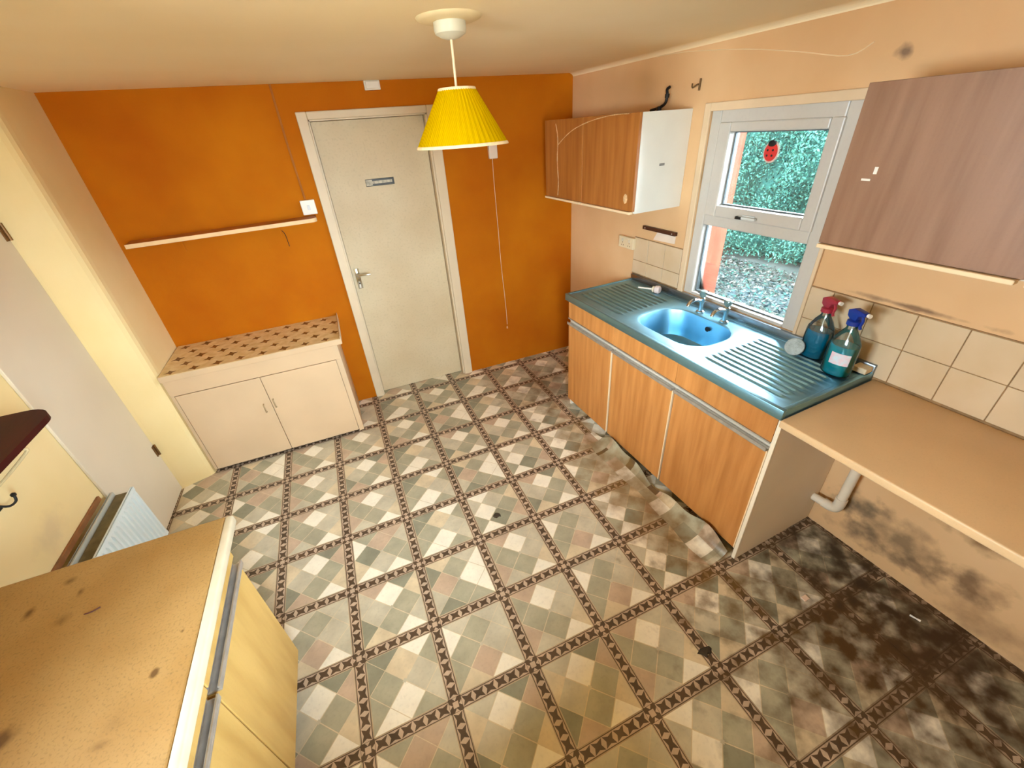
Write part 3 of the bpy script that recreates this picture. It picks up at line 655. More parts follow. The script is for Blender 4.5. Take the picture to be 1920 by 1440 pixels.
# ---- low cupboard left of the door
CT = 0.775
lc = thing('base_cupboard', (-2.54, -0.23, 0), 'low cream painted cupboard with two doors and patterned vinyl top', 'cabinet')
bm = bmesh.new(); box(bm, WP, -3.038, -2.046, -0.445, -0.002, 0.028, 0.736); obj('carcass', bm, WHITE_CUP, lc)
bm = bmesh.new(); box(bm, WP, -3.030, -2.06, -0.40, -0.01, 0.0, 0.028); obj('plinth', bm, DARK, lc)
bm = bmesh.new(); box(bm, WP, -3.038, -2.042, -0.460, -0.4455, 0.632, 0.736, bev=0.002); obj('top_rail', bm, WHITE_CUP, lc)
bm = bmesh.new(); box(bm, WP, -2.076, -2.042, -0.460, -0.4455, 0.02, 0.6315, bev=0.002); obj('stile', bm, WHITE_CUP, lc)
bm = bmesh.new(); box(bm, WP, -3.038, -3.020, -0.458, -0.4455, 0.03, 0.6315, bev=0.002); obj('stile', bm, WHITE_CUP, lc)
for a0, a1, hx, hz in ((-3.017, -2.549, -2.592, 0.405), (-2.545, -2.079, -2.527, 0.425)):
    d = obj('door', bx(WP, a0, a1, -0.462, -0.4455, 0.032, 0.628, bev=0.002), WHITE_CUP, lc)
    b_ = bmesh.new(); tube(b_, smoothpts([(hx, -0.462, hz - 0.03), (hx, -0.478, hz - 0.026), (hx, -0.480, hz), (hx, -0.478, hz + 0.026), (hx, -0.462, hz + 0.03)], 3), 0.0042, 8)
    tag(obj('handle', b_, mat('aged_brass', (0.46, 0.34, 0.20), 0.4, 0.6), d, smooth=True), 'small metal bow handle')
top = obj('top', bx(WP, -3.042, -2.008, -0.474, -0.002, 0.737, CT, bev=0.004), WHITE_CUP, lc)
vt = bx(WP, -3.040, -2.012, -0.470, -0.004, CT, CT + 0.0015); obj('vinyl_cover', vt, VINYLTOP, top)
bm = bmesh.new()
for i in range(9):
    for j in range(5):
        x = -2.985 + i * 0.126 + (0.063 if j % 2 else 0); y = -0.43 + j * 0.095
        if x > -2.03: continue
        rr = 0.036 * prng.uniform(0.85, 1.1); vs_ = [bm.verts.new((x + rr * (1 if k % 2 == 0 else 0.45) * math.cos(math.pi / 4 * k + 0.3), y + rr * (1 if k % 2 == 0 else 0.45) * math.sin(math.pi / 4 * k + 0.3), CT + 0.0018)) for k in range(8)]
        c_ = bm.verts.new((x, y, CT + 0.0018))
        for k in range(8): bm.faces.new((c_, vs_[k], vs_[(k + 1) % 8]))
obj('star_print', bm, MOTIF, top, kind='stuff')
obj('edge_lip', bx(WP, -2.0115, -2.006, -0.474, -0.002, 0.74, CT + 0.02, bev=0.002), WHITE_CUP, top)

# ---- near-left base unit
PY0, PY1 = -2.012, -3.40
pu = thing('base_unit', (-2.85, -2.7, 0), 'yellow wood-effect base unit with tan worktop in the near left corner', 'cabinet')
obj('worktop', bx(WP, XL + 0.004, -2.408, PY1, PY0, 0.868, 0.900, bev=0.004), PENTOP, pu)
obj('worn_edge', bx(WP, -2.4085, -2.384, PY1, PY0, 0.867, 0.9005, bev=0.008, seg=3), PENEDGE, pu, smooth=True)
bm = bmesh.new(); box(bm, WP, XL + 0.004, -2.462, PY1, PY0 - 0.014, 0.10, 0.867); obj('carcass', bm, PINE, pu)
bm = bmesh.new(); box(bm, WP, XL + 0.004, -2.52, PY1, PY0 - 0.03, 0.0, 0.10); obj('plinth', bm, DARK, pu)
for a0, a1 in ((PY0 - 0.012, -2.440), (-2.446, -2.93), (-2.936, PY1 + 0.002)):
    obj('drawer_front', bx(WP, -2.4615, -2.444, a1, a0, 0.735, 0.866, bev=0.0015), PINE, pu)
    d = obj('door', bx(WP, -2.4615, -2.444, a1, a0, 0.102, 0.695, bev=0.0015), PINE, pu)
    b_ = bmesh.new(); box(b_, WP, -2.4615, -2.428, a1 + 0.004, a0 - 0.006, 0.6955, 0.704, bev=0.002); box(b_, WP, -2.434, -2.428, a1 + 0.004, a0 - 0.006, 0.704, 0.716, bev=0.0015)
    box(b_, WP, -2.4615, -2.457, a1 + 0.004, a0 - 0.006, 0.704, 0.734)
    tag(obj('handle', b_, ALU, d), 'aluminium lip handle along the top of the door')

# ================================================================== SMALLER THINGS
# ---- shelf on the orange wall
sh = thing('wall_shelf', (-2.46, -0.08, 1.455), 'narrow wooden shelf with cream front edge on the orange wall', 'shelf')
bm = bmesh.new(); pts_ = [(-2.985, -0.001), (-2.972, -0.148)] + [(-1.985 + 0.035 * math.sin(a_), -0.113 - 0.035 * math.cos(a_)) for a_ in np.linspace(0, math.pi / 2, 6)] + [(-1.95, -0.001)]
def tilt(x, y, z): return Vector((x, y, z + (x + 2.985) * 0.012))
prism(bm, pts_, 1.444, 1.464, tilt); obj('board', bm, mat('orange_painted_wood', (0.52, 0.21, 0.045), 0.6, var=0.2), sh)
bm = bmesh.new(); e_ = [p for p in pts_[1:-1]]
e2 = [(p[0] + 0.004, p[1] - 0.006) if p[0] > -1.98 else (p[0], p[1] - 0.006) for p in e_]
prism(bm, e_ + e2[::-1], 1.443, 1.4655, tilt); obj('edge_strip', bm, mat('cream_edge', (0.86, 0.60, 0.33), 0.5), sh)
for x in (-2.75, -2.2):
    b_ = bmesh.new(); box(b_, tilt, x - 0.01, x + 0.01, -0.10, -0.001, 1.436, 1.4435); box(b_, tilt, x - 0.01, x + 0.01, -0.008, -0.0005, 1.36, 1.4365); obj('bracket', b_, ORANGE, sh)

# ---- light switch, surface cable, junction box, pull cord
sx, sz = YW(579, 388)
sw = thing('light_switch', (sx, 0, sz - 0.045), 'square white light switch beside the door frame', 'switch')
obj('plate', bx(WP, sx - 0.044, sx + 0.044, -0.030, -0.0005, sz - 0.044, sz + 0.044, bev=0.004), PLASTIC_W, sw)
obj('rocker', bx(WP, sx - 0.008, sx + 0.008, -0.036, -0.0298, sz - 0.014, sz + 0.014, bev=0.002), mat('rocker_grey', (0.66, 0.70, 0.72), 0.3), sw)
bm = bmesh.new(); tube(bm, [(-1.985, -0.004, H - 0.001), (-1.988, -0.004, 1.9), (-1.984, -0.004, 1.577)], 0.006, 8)
tag(obj('surface_cable', bm, mat('orange_painted_cable', (0.40, 0.14, 0.02), 0.7), smooth=True), 'orange painted cable running from ceiling down to the light switch', 'cable')
jx, jz = YW(695, 150)
jb = thing('junction_box', (jx, 0, jz - 0.03), 'small white box at the top of the orange wall', 'box')
obj('base', bx(WP, jx - 0.048, jx + 0.048, -0.018, -0.0005, H - 0.050, H - 0.0005, bev=0.004), PLASTIC_W, jb)
obj('cover', bx(WP, jx - 0.040, jx + 0.040, -0.030, -0.0182, H - 0.044, H - 0.006, bev=0.004), PLASTIC_W, jb)
px, pz = YW(922, 284)
pc = thing('pull_cord_switch', (px, 0, pz - 0.03), 'white ceiling-pull switch with a long cord on the orange wall', 'switch')
obj('body', bx(WP, px - 0.032, px + 0.032, -0.035, -0.0005, pz - 0.045, pz + 0.06, bev=0.006), mat('pinkish_plastic', (0.78, 0.66, 0.56), 0.4), pc)
bm = bmesh.new(); tube(bm, smoothpts([(*(lambda p: (p[0], -0.018, p[1]))(YW(u, v, -0.018)),) for u, v in ((923, 297), (927, 350), (934, 430), (940, 500), (948, 570), (951, 608))], 4), 0.0022, 6)
co = obj('cord', bm, mat('cream_cord', (0.78, 0.56, 0.36), 0.7), pc, smooth=True)
q = YW(951, 612, -0.018); bm = bmesh.new(); lathe(bm, (q[0], -0.018, q[1] - 0.02), [(0.004, 0), (0.007, 0.004), (0.005, 0.02), (0.002, 0.026)], 10); obj('toggle', bm, mat('orange_toggle', (0.62, 0.33, 0.15), 0.5), co, smooth=True)

# ---- pendant lamp
LX, LY = -1.362, -1.605
pl = thing('pendant_lamp', (LX, LY, 1.84), 'pendant lamp with a yellow tapered fabric shade', 'lamp')
bm = bmesh.new(); lathe(bm, (LX, LY, H - 0.012), [(0.055, 0.0), (0.085, 0.003), (0.098, 0.0075), (0.102, 0.012)], 40, cap1=False); obj('plaster_ring', bm, mat('cream_plaster_ring', (0.86, 0.70, 0.42), 0.7), pl, smooth=True)
bm = bmesh.new(); lathe(bm, (LX, LY, H - 0.046), [(0.012, -0.008), (0.030, -0.003), (0.047, 0.006), (0.050, 0.014), (0.050, 0.036)], 32); obj('ceiling_rose', bm, mat('grey_white_rose', (0.66, 0.63, 0.50), 0.4), pl, smooth=True)
bm = bmesh.new(); tube(bm, smoothpts([(LX, LY, H - 0.05), (LX, LY, 2.09), (LX - 0.001, LY, 2.01), (LX, LY, 1.985)], 3), 0.0042, 8); obj('cord', bm, mat('cream_flex', (0.84, 0.68, 0.46), 0.5), pl, smooth=True)
m = bpy.data.materials.new('yellow_shade_fabric'); m.use_nodes = True; nt = m.node_tree; nt.nodes.clear(); L_ = nt.links
out = nt.nodes.new('ShaderNodeOutputMaterial'); df = nt.nodes.new('ShaderNodeBsdfDiffuse'); tl = nt.nodes.new('ShaderNodeBsdfTranslucent'); mx = nt.nodes.new('ShaderNodeMixShader'); mx.inputs[0].default_value = 0.35
wv = nt.nodes.new('ShaderNodeTexWave'); wv.inputs['Scale'].default_value = 60; wv.inputs['Distortion'].default_value = 2.0; geo = nt.nodes.new('ShaderNodeNewGeometry'); L_.new(geo.outputs['Position'], wv.inputs['Vector'])
rp_ = nt.nodes.new('ShaderNodeValToRGB'); rp_.color_ramp.elements[0].color = (0.60, 0.37, 0.0, 1); rp_.color_ramp.elements[1].color = (0.68, 0.46, 0.001, 1); L_.new(wv.outputs['Fac'], rp_.inputs[0])
L_.new(rp_.outputs[0], df.inputs[0]); L_.new(rp_.outputs[0], tl.inputs[0]); L_.new(df.outputs[0], mx.inputs[1]); L_.new(tl.outputs[0], mx.inputs[2]); L_.new(mx.outputs[0], out.inputs[0])
bm = bmesh.new(); n = 96; ra, rb, za, zb = 0.061, 0.157, 2.004, 1.846
r0 = [[], [], [], []]
for k in range(n):
    a_ = 2 * math.pi * k / n; pl_ = 0.0009 * (1 if k % 2 else -1)
    for i, (r_, z_) in enumerate(((ra, za), (rb, zb), (rb - 0.003, zb), (ra - 0.003, za))):
        r0[i].append(bm.verts.new((LX + (r_ + pl_) * math.cos(a_), LY + (r_ + pl_) * math.sin(a_), z_)))
for i in range(4):
    for k in range(n): bm.faces.new((r0[i][k], r0[i][(k + 1) % n], r0[(i + 1) % 4][(k + 1) % n], r0[(i + 1) % 4][k]))
shade = obj('lamp_shade', bm, m, pl)
TRIMB = mat('cream_braid', (0.84, 0.62, 0.36), 0.8, var=0.2, vscale=(60, 60, 60))
for (r_, z_, nm) in ((ra, za, 'top_trim'), (rb, zb, 'bottom_trim')):
    b_ = bmesh.new(); lathe(b_, (LX, LY, z_ - 0.005), [(r_ + (0.0015 if nm == 'top_trim' else 0.003), 0), (r_ + 0.0025, 0.0045), (r_ + (0.0005 if nm == 'top_trim' else -0.001), 0.009), (r_ - 0.0045, 0.009), (r_ - 0.0045, 0.0)], 48, cap0=False, cap1=False); obj(nm, b_, TRIMB, shade, smooth=True)
b_ = bmesh.new(); lathe(b_, (LX, LY, 1.94), [(0.018, 0), (0.019, 0.03), (0.014, 0.05), (0.005, 0.058)], 16); obj('lamp_holder', b_, PLASTIC_W, pl, smooth=True)
b_ = bmesh.new(); lathe(b_, (LX, LY, 1.862), [(0.004, 0.0), (0.022, 0.01), (0.029, 0.03), (0.026, 0.05), (0.014, 0.07), (0.013, 0.08)], 18); bulb = obj('bulb', b_, mat('opal_bulb', (0.85, 0.82, 0.75), 0.2), pl, smooth=True)
bs_ = MATS['opal_bulb'].node_tree.nodes['Principled BSDF']; bs_.inputs['Emission Color'].default_value = (1.0, 0.60, 0.24, 1); bs_.inputs['Emission Strength'].default_value = BULB
b_ = bmesh.new()
for k in range(3):
    a_ = 2 * math.pi * k / 3 + 0.4; tube(b_, [(LX + 0.017 * math.cos(a_), LY + 0.017 * math.sin(a_), 1.975), (LX + 0.058 * math.cos(a_), LY + 0.058 * math.sin(a_), 1.999)], 0.0016, 6)
lathe(b_, (LX, LY, 1.974), [(0.0195, 0), (0.0195, 0.003), (0.016, 0.003), (0.016, 0)], 16)
obj('shade_ring', b_, mat('shade_wire', (0.6, 0.5, 0.35), 0.5), pl)

# ---- radiator, batten, red shelf, hook on the left wall
RX = -3.107; RY0, RY1 = -1.093, -1.90; RZ0, RZ1 = 0.15, 0.50
rd = thing('radiator', (-3.16, (RY0 + RY1) / 2, 0.15), 'pale blue-white ribbed panel radiator on the left wall', 'radiator')
def ribbed(xf, xb, sgn=1):
    b_ = bmesh.new(); prof_ = []; y = RY0; npan = 26; stp = (RY1 - RY0) / npan
    for k in range(npan):
        for f_, dx in ((0.0, -0.004), (0.18, -0.004), (0.38, 0.004), (0.80, 0.004)): prof_.append((y + stp * (k + f_), dx))
    prof_.append((RY1, -0.004)); zs = (RZ0, RZ0 + 0.02, RZ0 + 0.035, RZ1 - 0.035, RZ1 - 0.02, RZ1); g = []
    for zi, z in enumerate(zs):
        k = 1 if zi in (2, 3) else 0
        g.append([b_.verts.new((xf + sgn * dx * k, yy, z)) for yy, dx in prof_])
    for i in range(5):
        for j in range(len(prof_) - 1): b_.faces.new((g[i][j], g[i][j + 1], g[i + 1][j + 1], g[i + 1][j]))
    box(b_, WP, min(xb, xf - sgn * 0.005), max(xb, xf - sgn * 0.005), RY1, RY0, RZ0, RZ1, bev=0.003)
    return b_
obj('front_panel', ribbed(RX, RX - 0.014), RADW, rd); obj('back_panel', ribbed(-3.203, -3.189, -1), mat('dusty_enamel', (0.52, 0.52, 0.46), 0.5), rd)
bm = bx(WP, -3.188, -3.1225, RY1 + 0.004, RY0 - 0.004, RZ0 + 0.02, RZ1 - 0.022)
obj('convector_fins', bm, RADIN, rd)
for y in (RY0 - 0.08, RY1 + 0.08): obj('bracket', bx(WP, XL + 0.0005, -3.203, y - 0.015, y + 0.015, 0.2, 0.46), RADW, rd)
bm = bmesh.new(); tube(bm, smoothpts([(-3.155, RY1 - 0.002, 0.18), (-3.155, RY1 - 0.04, 0.18), (-3.155, RY1 - 0.05, 0.16), (-3.155, RY1 - 0.05, 0.004)], 3), 0.0075, 8); obj('pipe', bm, RADW, rd, smooth=True)
tag(obj('wall_batten', bx(WP, XL + 0.0003, XL + 0.012, -1.98, -1.128, 0.497, 0.522, bev=0.002), BROWNW), 'brown wooden batten on the wall above the radiator', 'batten')
ZS = 1.10
sf = thing('red_shelf', (-3.12, -1.65, ZS - 0.02), 'dark red-brown polished wall shelf with rounded corner at the left edge', 'shelf')
bm = bmesh.new(); fx, fy, rr = -3.006, -1.308, 0.10
pts_ = [(XL + 0.001, fy)] + [(fx - rr + rr * math.sin(a_), fy - rr + rr * math.cos(a_)) for a_ in np.linspace(0, math.pi / 2, 8)] + [(fx, -2.0), (XL + 0.001, -2.0)]
prism(bm, pts_, ZS - 0.022, ZS); obj('board', bm, MAHOG, sf)
bm = bmesh.new(); tube(bm, smoothpts([(fx - 0.03, -1.56, ZS - 0.023), (fx - 0.005, -1.56, ZS - 0.03), (fx - 0.012, -1.56, ZS - 0.045), (-3.12, -1.56, 0.975), (XL + 0.008, -1.56, 0.90)], 3), 0.005, 8); obj('wire_bracket', bm, mat('cream_wire', (0.62, 0.48, 0.26), 0.5), sf, smooth=True)
b_ = bmesh.new(); tube(b_, [(XL + 0.004, -1.56, 0.86), (XL + 0.004, -1.56, ZS - 0.023)], 0.005, 8); obj('bracket_upright', b_, MATS['cream_wire'], sf, smooth=True)
bm = bmesh.new(); tube(bm, smoothpts([(XL + 0.001, -1.52, 0.858), (XL + 0.03, -1.515, 0.838), (XL + 0.05, -1.505, 0.846), (XL + 0.052, -1.497, 0.866)], 5), 0.0042, 8)
lathe(bm, (XL + 0.052, -1.497, 0.862), [(0.003, 0), (0.008, 0.004), (0.008, 0.012), (0.003, 0.016)], 10); box(bm, WP, XL + 0.0003, XL + 0.004, -1.535, -1.505, 0.83, 0.89)
tag(obj('coat_hook', bm, BLACK, smooth=True), 'small black curved coat hook on the left wall', 'hook')

# ---- socket, knife rail, card, on the tiled wall
so = thing('wall_socket', RP(0.763, 0, 1.11), 'cream double wall socket at the left end of the tiles', 'socket')
obj('box', bx(RP, 0.686, 0.840, 0.009, 0.034, 1.110, 1.186, bev=0.004), mat('aged_plastic', (0.76, 0.62, 0.40), 0.4), so)
obj('box_back', bx(RP, 0.69, 0.822, 0.0005, 0.0088, 1.114, 1.182), MATS['aged_plastic'], so)
for s_ in (0.73, 0.80): obj('switch', bx(RP, s_ - 0.007, s_ + 0.007, 0.0342, 0.040, 1.155, 1.172, bev=0.001), mat('socket_switch', (0.66, 0.58, 0.46), 0.4), so)
bm = bmesh.new()
for s_ in (0.73, 0.80):
    for dx, dz in ((0, 0.012), (-0.009, -0.006), (0.009, -0.006)): box(bm, RP, s_ + dx - 0.002, s_ + dx + 0.002, 0.0338, 0.0345, 1.135 + dz - 0.004, 1.135 + dz + 0.004)
obj('pin_holes', bm, DARK, so, kind='stuff')
kr = thing('utensil_rail', RP(1.05, 0, 1.262), 'dark brown wooden rail on the wall above the tiles', 'rail')
obj('bar', bx(RP, 0.905, 1.196, 0.0005, 0.022, 1.260, 1.282, bev=0.003), mat('dark_brown_rail', (0.07, 0.022, 0.010), 0.4), kr)
for s_ in (0.93, 1.17): b_ = bmesh.new(); lathe(b_, RP(s_, 0.022, 1.271), [(0.005, -0.001), (0.004, 0.002)], 10, axis=N); obj('screw', b_, ALU, kr)
bm = bmesh.new(); prism(bm, [(1.0, 1.206), (1.186, 1.212), (1.186, 1.259), (1.032, 1.259)], 0.0008, 0.006, lambda a_, b_, z_: RP(a_, z_, b_))
tag(obj('white_card', bm, mat('pinkish_white_card', (0.82, 0.68, 0.55), 0.6)), 'pinkish-white card below the dark rail, resting on the tiles', 'card')

# ---- dish brush on the far drainer
db = thing('dish_brush', RP(1.13, 0.09, SH + 0.006), 'white dish brush lying on the far drainer', 'brush')
b0, b1 = RP(1.045, 0.128, SH + 0.013), RP(1.135, 0.092, SH + 0.020)
bm = bmesh.new(); tube(bm, [b0, b0.lerp(b1, 0.5), b1], [0.0055, 0.005, 0.007], 8); obj('handle', bm, PLASTIC_W, db, smooth=True)
dirv = (b1 - b0).normalized(); bm = bmesh.new(); lathe(bm, b1, [(0.008, -0.002), (0.020, 0.006), (0.020, 0.014), (0.010, 0.018)], 14, axis=dirv); obj('collar', bm, mat('cream_collar', (0.80, 0.70, 0.52), 0.5), db, smooth=True)
bm = bmesh.new(); lathe(bm, b1 + dirv * 0.0175, [(0.016, 0), (0.025, 0.008), (0.026, 0.028), (0.020, 0.036)], 14, axis=dirv); obj('bristle_head', bm, mat('pinkish_white_bristle', (0.80, 0.68, 0.64), 0.8, bump=0.4, bscale=300), db, smooth=True)

# ---- spray bottles on the near drainer
CLR = clear_plastic('clear_bottle_plastic', (0.88, 0.95, 0.97), 0.12, 0.05, film=False)
LIQ = mat('teal_liquid', (0.0, 0.22, 0.30), 0.08, var=0.3, vscale=(20, 20, 20), col2=(0.0, 0.30, 0.30))
LIQB = mat('blue_green_liquid', (0.0, 0.16, 0.26), 0.08, var=0.3, vscale=(20, 20, 20))
def spray(s_, o_, hh, wide, label, headm, liq, face_ang):
    base = SH + 0.0055
    t = thing('spray_bottle', RP(s_, o_, base), label, 'bottle', 'spray bottles at the end of the sink')
    prof_ = [(wide * .92, 0.0), (wide, 0.006), (wide, hh * .42), (wide * .95, hh * .52), (wide * .62, hh * .66), (wide * .36, hh * .74), (wide * .36, hh * .82)]
    b_ = bmesh.new(); lathe(b_, RP(s_, o_, base), prof_, 28, sx=0.72, sy=1.0); body = obj('body', b_, CLR, t, smooth=True)
    b_ = bmesh.new(); lathe(b_, RP(s_, o_, base + 0.002), [(wide * .88, 0.0), (wide * .955, 0.006), (wide * .955, hh * .42), (wide * .93, hh * .47)], 28, sx=0.70, sy=0.985); obj('liquid', b_, liq, body, smooth=True)
    a_ = face_ang; f = (T * math.cos(a_) + N * math.sin(a_)).normalized(); sd = Vector((0, 0, 1)).cross(f).normalized()
    top_ = RP(s_, o_, base + hh * .80)
    b_ = bmesh.new(); lathe(b_, top_, [(wide * .44, 0), (wide * .44, hh * .06), (wide * .30, hh * .075)], 16); collar = obj('collar', b_, headm, t, smooth=True)
    b_ = bmesh.new(); h0 = top_ + Vector((0, 0, hh * .07))
    def hp(a, b, c): return h0 + f * a + sd * b + Vector((0, 0, c))
    sec = [(-0.030, 0.010), (-0.034, 0.034), (-0.010, 0.046), (0.040, 0.042), (0.046, 0.030), (0.018, 0.022), (0.012, 0.0), (-0.014, 0.0)]
    lo = [b_.verts.new(hp(a, -0.013, c)) for a, c in sec]; hi = [b_.verts.new(hp(a, 0.013, c)) for a, c in sec]; b_.faces.new(lo); b_.faces.new(hi)
    for k in range(len(sec)): b_.faces.new((lo[k], lo[(k + 1) % len(sec)], hi[(k + 1) % len(sec)], hi[k]))
    bmesh.ops.recalc_face_normals(b_, faces=b_.faces[:]); bmesh.ops.bevel(b_, geom=b_.edges[:], offset=0.003, segments=2, affect='EDGES', profile=.5)
    head = obj('trigger_head', b_, headm, t, smooth=True)
    b_ = bmesh.new(); tube(b_, smoothpts([hp(0.026, 0, 0.024), hp(0.034, 0, 0.008), hp(0.030, 0, -0.014), hp(0.036, 0, -0.026)], 3), 0.0055, 8); obj('trigger', b_, headm, head, smooth=True)
    b_ = bmesh.new(); tube(b_, [hp(0.045, 0, 0.036), hp(0.056, 0, 0.036)], 0.008, 10); obj('nozzle', b_, PLASTIC_W, head, smooth=True)
    b_ = bmesh.new(); tube(b_, [top_, RP(s_, o_, base + 0.01)], 0.0025, 6); obj('dip_tube', b_, PLASTIC_W, body)
    return t, base
BLUEP = mat('royal_blue_plastic', (0.006, 0.030, 0.26), 0.35, var=0.1); REDP = mat('dark_red_plastic', (0.34, 0.025, 0.045), 0.35, var=0.1)
def label_patch(t, s_, o_, base, wide, z0, z1, a0, a1, m_, sx=0.72):
    b_ = bmesh.new(); g = []
    for k in range(9):
        a_ = a0 + (a1 - a0) * k / 8; row = []
        for zz in (z0, z1): row.append(b_.verts.new(RP(s_, o_, base + zz) + Vector((wide * sx * math.cos(a_), wide * math.sin(a_), 0)) * 1.012))
        g.append(row)
    for k in range(8): b_.faces.new((g[k][0], g[k + 1][0], g[k + 1][1], g[k][1]))
    return obj('label', b_, m_, t, smooth=True)
LABP = mat('pink_white_label', (0.80, 0.55, 0.62), 0.5, col2=(0.62, 0.78, 0.86), vscale=(60, 60, 60))
t, base = spray(2.322, 0.150, 0.275, 0.057, 'spray bottle with blue trigger and teal liquid at the end of the drainer', BLUEP, LIQ, 0.35)
va = math.atan2(CAM.y - RP(2.3, .15, 0).y, CAM.x - RP(2.3, .15, 0).x)
label_patch(t, 2.322, 0.150, base, 0.057, 0.055, 0.105, va - 0.75, va + 0.55, LABP)
t, base = spray(2.182, 0.085, 0.265, 0.057, 'spray bottle with red trigger and teal liquid beside the window frame', REDP, LIQB, 0.35)
# round pale scouring pad leaning on the bottles
qp = RP(2.135, 0.150, SH + 0.046); ax = (N * 0.86 + Vector((0, 0, 0.5)) + T * 0.25).normalized()
bm = bmesh.new(); lathe(bm, qp, [(0.030, -0.006), (0.038, -0.004), (0.040, 0.0), (0.038, 0.005), (0.028, 0.007)], 26, axis=ax)
tag(obj('scouring_pad', bm, mat('pale_blue_pad', (0.50, 0.58, 0.58), 0.9, var=0.25, vscale=(50, 50, 50), bump=0.6, bscale=200), smooth=True), 'round pale scouring pad leaning against the red-trigger bottle', 'pad')
# white plastic trim piece at the end of the upstand
tag(obj('sponge_block', bx(RP, 2.345, 2.398, 0.026, 0.075, SH + 0.0045, SH + 0.03, bev=0.004), mat('cream_sponge', (0.80, 0.66, 0.45), 0.9, bump=0.4)), 'small cream sponge block behind the blue-trigger bottle', 'sponge')

# ---- ladybird sticker on the upper pane
lb = thing('ladybird_sticker', RP(1.652, -0.041, 1.675), 'red ladybird sticker with black head on the upper window pane', 'sticker')
cL = RP(1.652, -0.0415, 1.710)
def disc(bm, c, r, h, asp=1.0, n=20): lathe(bm, c, [(r, 0), (r * .9, h), (r * .4, h * 1.6)], n, axis=N, sx=1.0, sy=asp)
bm = bmesh.new(); disc(bm, cL, 0.040, 0.003, 1.15); obj('rim', bm, mat('pale_pink_rim', (0.85, 0.66, 0.58), 0.5), lb, smooth=True)
bm = bmesh.new(); disc(bm, cL + N * 0.003, 0.034, 0.004, 1.15); body = obj('body', bm, mat('ladybird_red', (0.75, 0.045, 0.04), 0.35), lb, smooth=True)
bm = bmesh.new(); disc(bm, cL + N * 0.004 + Vector((0, 0, 0.034)), 0.020, 0.004, 0.75); obj('head', bm, BLACK, lb, smooth=True)
bm = bmesh.new()
for dx, dz in ((-0.013, 0.008), (0.013, 0.008), (-0.012, -0.014), (0.012, -0.014)): disc(bm, cL + N * 0.0075 + T * dx + Vector((0, 0, dz)), 0.0055, 0.002, 1, 10)
obj('spots', bm, BLACK, body)

# ---- waste pipe under the worktop
wp = thing('waste_pipe', RP(2.515, 0.05, 0.19), 'white plastic waste pipe with elbow below the worktop', 'pipe')
bm = bmesh.new(); tube(bm, [RP(2.515, 0.05, 0.845), RP(2.515, 0.05, 0.255)], 0.0205, 16); obj('upright', bm, mat('white_pipe', (0.78, 0.68, 0.54), 0.4), wp, smooth=True)
bm = bmesh.new(); tube(bm, smoothpts([RP(2.515, 0.05, 0.275), RP(2.515, 0.05, 0.235), RP(2.508, 0.05, 0.208), RP(2.486, 0.05, 0.195), RP(2.455, 0.05, 0.193)], 3), 0.0245, 16); obj('elbow', bm, MATS['white_pipe'], wp, smooth=True)
bm = bmesh.new(); tube(bm, [RP(2.475, 0.05, 0.193), RP(2.4055, 0.05, 0.188)], 0.0205, 16); obj('branch', bm, MATS['white_pipe'], wp, smooth=True)

# ---- litter on the floor
bm = bmesh.new(); p0 = Vector((-0.008, -2.935, 0.005)); p1 = Vector((0.004, -2.968, 0.005)); tube(bm, [p0, p0.lerp(p1, .6), p1], [0.0045, 0.003, 0.005], 7)
tag(obj('wall_plug', bm, PLASTIC_W, smooth=True), 'tiny white plastic wall plug on the dark floor under the worktop', 'wall plug')
bm = bmesh.new(); p = Vector(zp(1510, 1122, 0.003)); box(bm, WP, p.x - 0.016, p.x + 0.014, p.y - 0.01, p.y + 0.012, 0.002, 0.008, bev=0.002)
tag(obj('plaster_chip', bm, mat('pale_chip', (0.75, 0.55, 0.42), 0.8)), 'pale plaster chip on the floor in front of the side panel', 'plaster chip')
for i, (u, v, l_) in enumerate(((934, 966, 'dark leaf scrap on the floor in the middle of the room'), (1322, 1222, 'dark dirt scrap on a brown floor band near the right'))):
    p = Vector(zp(u, v, 0.003)); bm = bmesh.new(); n_ = 9
    vs_ = [bm.verts.new((p.x + 0.028 * (0.5 + prng.random()) * math.cos(2 * math.pi * k / n_), p.y + 0.018 * (0.5 + prng.random()) * math.sin(2 * math.pi * k / n_), 0.002)) for k in range(n_)]
    up_ = [bm.verts.new(Vector((p.x, p.y, 0)) + (v_.co - Vector((p.x, p.y, 0))) * 0.8 + Vector((0, 0, 0.003 + 0.004 * prng.random()))) for v_ in vs_]
    bm.faces.new(up_); bm.faces.new(vs_)
    for k in range(n_): bm.faces.new((vs_[k], vs_[(k + 1) % n_], up_[(k + 1) % n_], up_[k]))
    tag(obj('leaf_scrap', bm, mat('dark_leaf', (0.05, 0.035, 0.02), 0.9)), l_, 'leaf')
bm = bmesh.new(); p = Vector(zp(172, 1147, 0.902)); tube(bm, smoothpts([p + Vector((-0.016, 0.0, 0.0)), p, p + Vector((0.016, 0.006, 0.0))], 3), 0.0016, 6)
tag(obj('splinter', bm, mat('dark_splinter', (0.07, 0.015, 0.012), 0.7)), 'tiny dark splinter lying on the tan worktop', 'splinter')

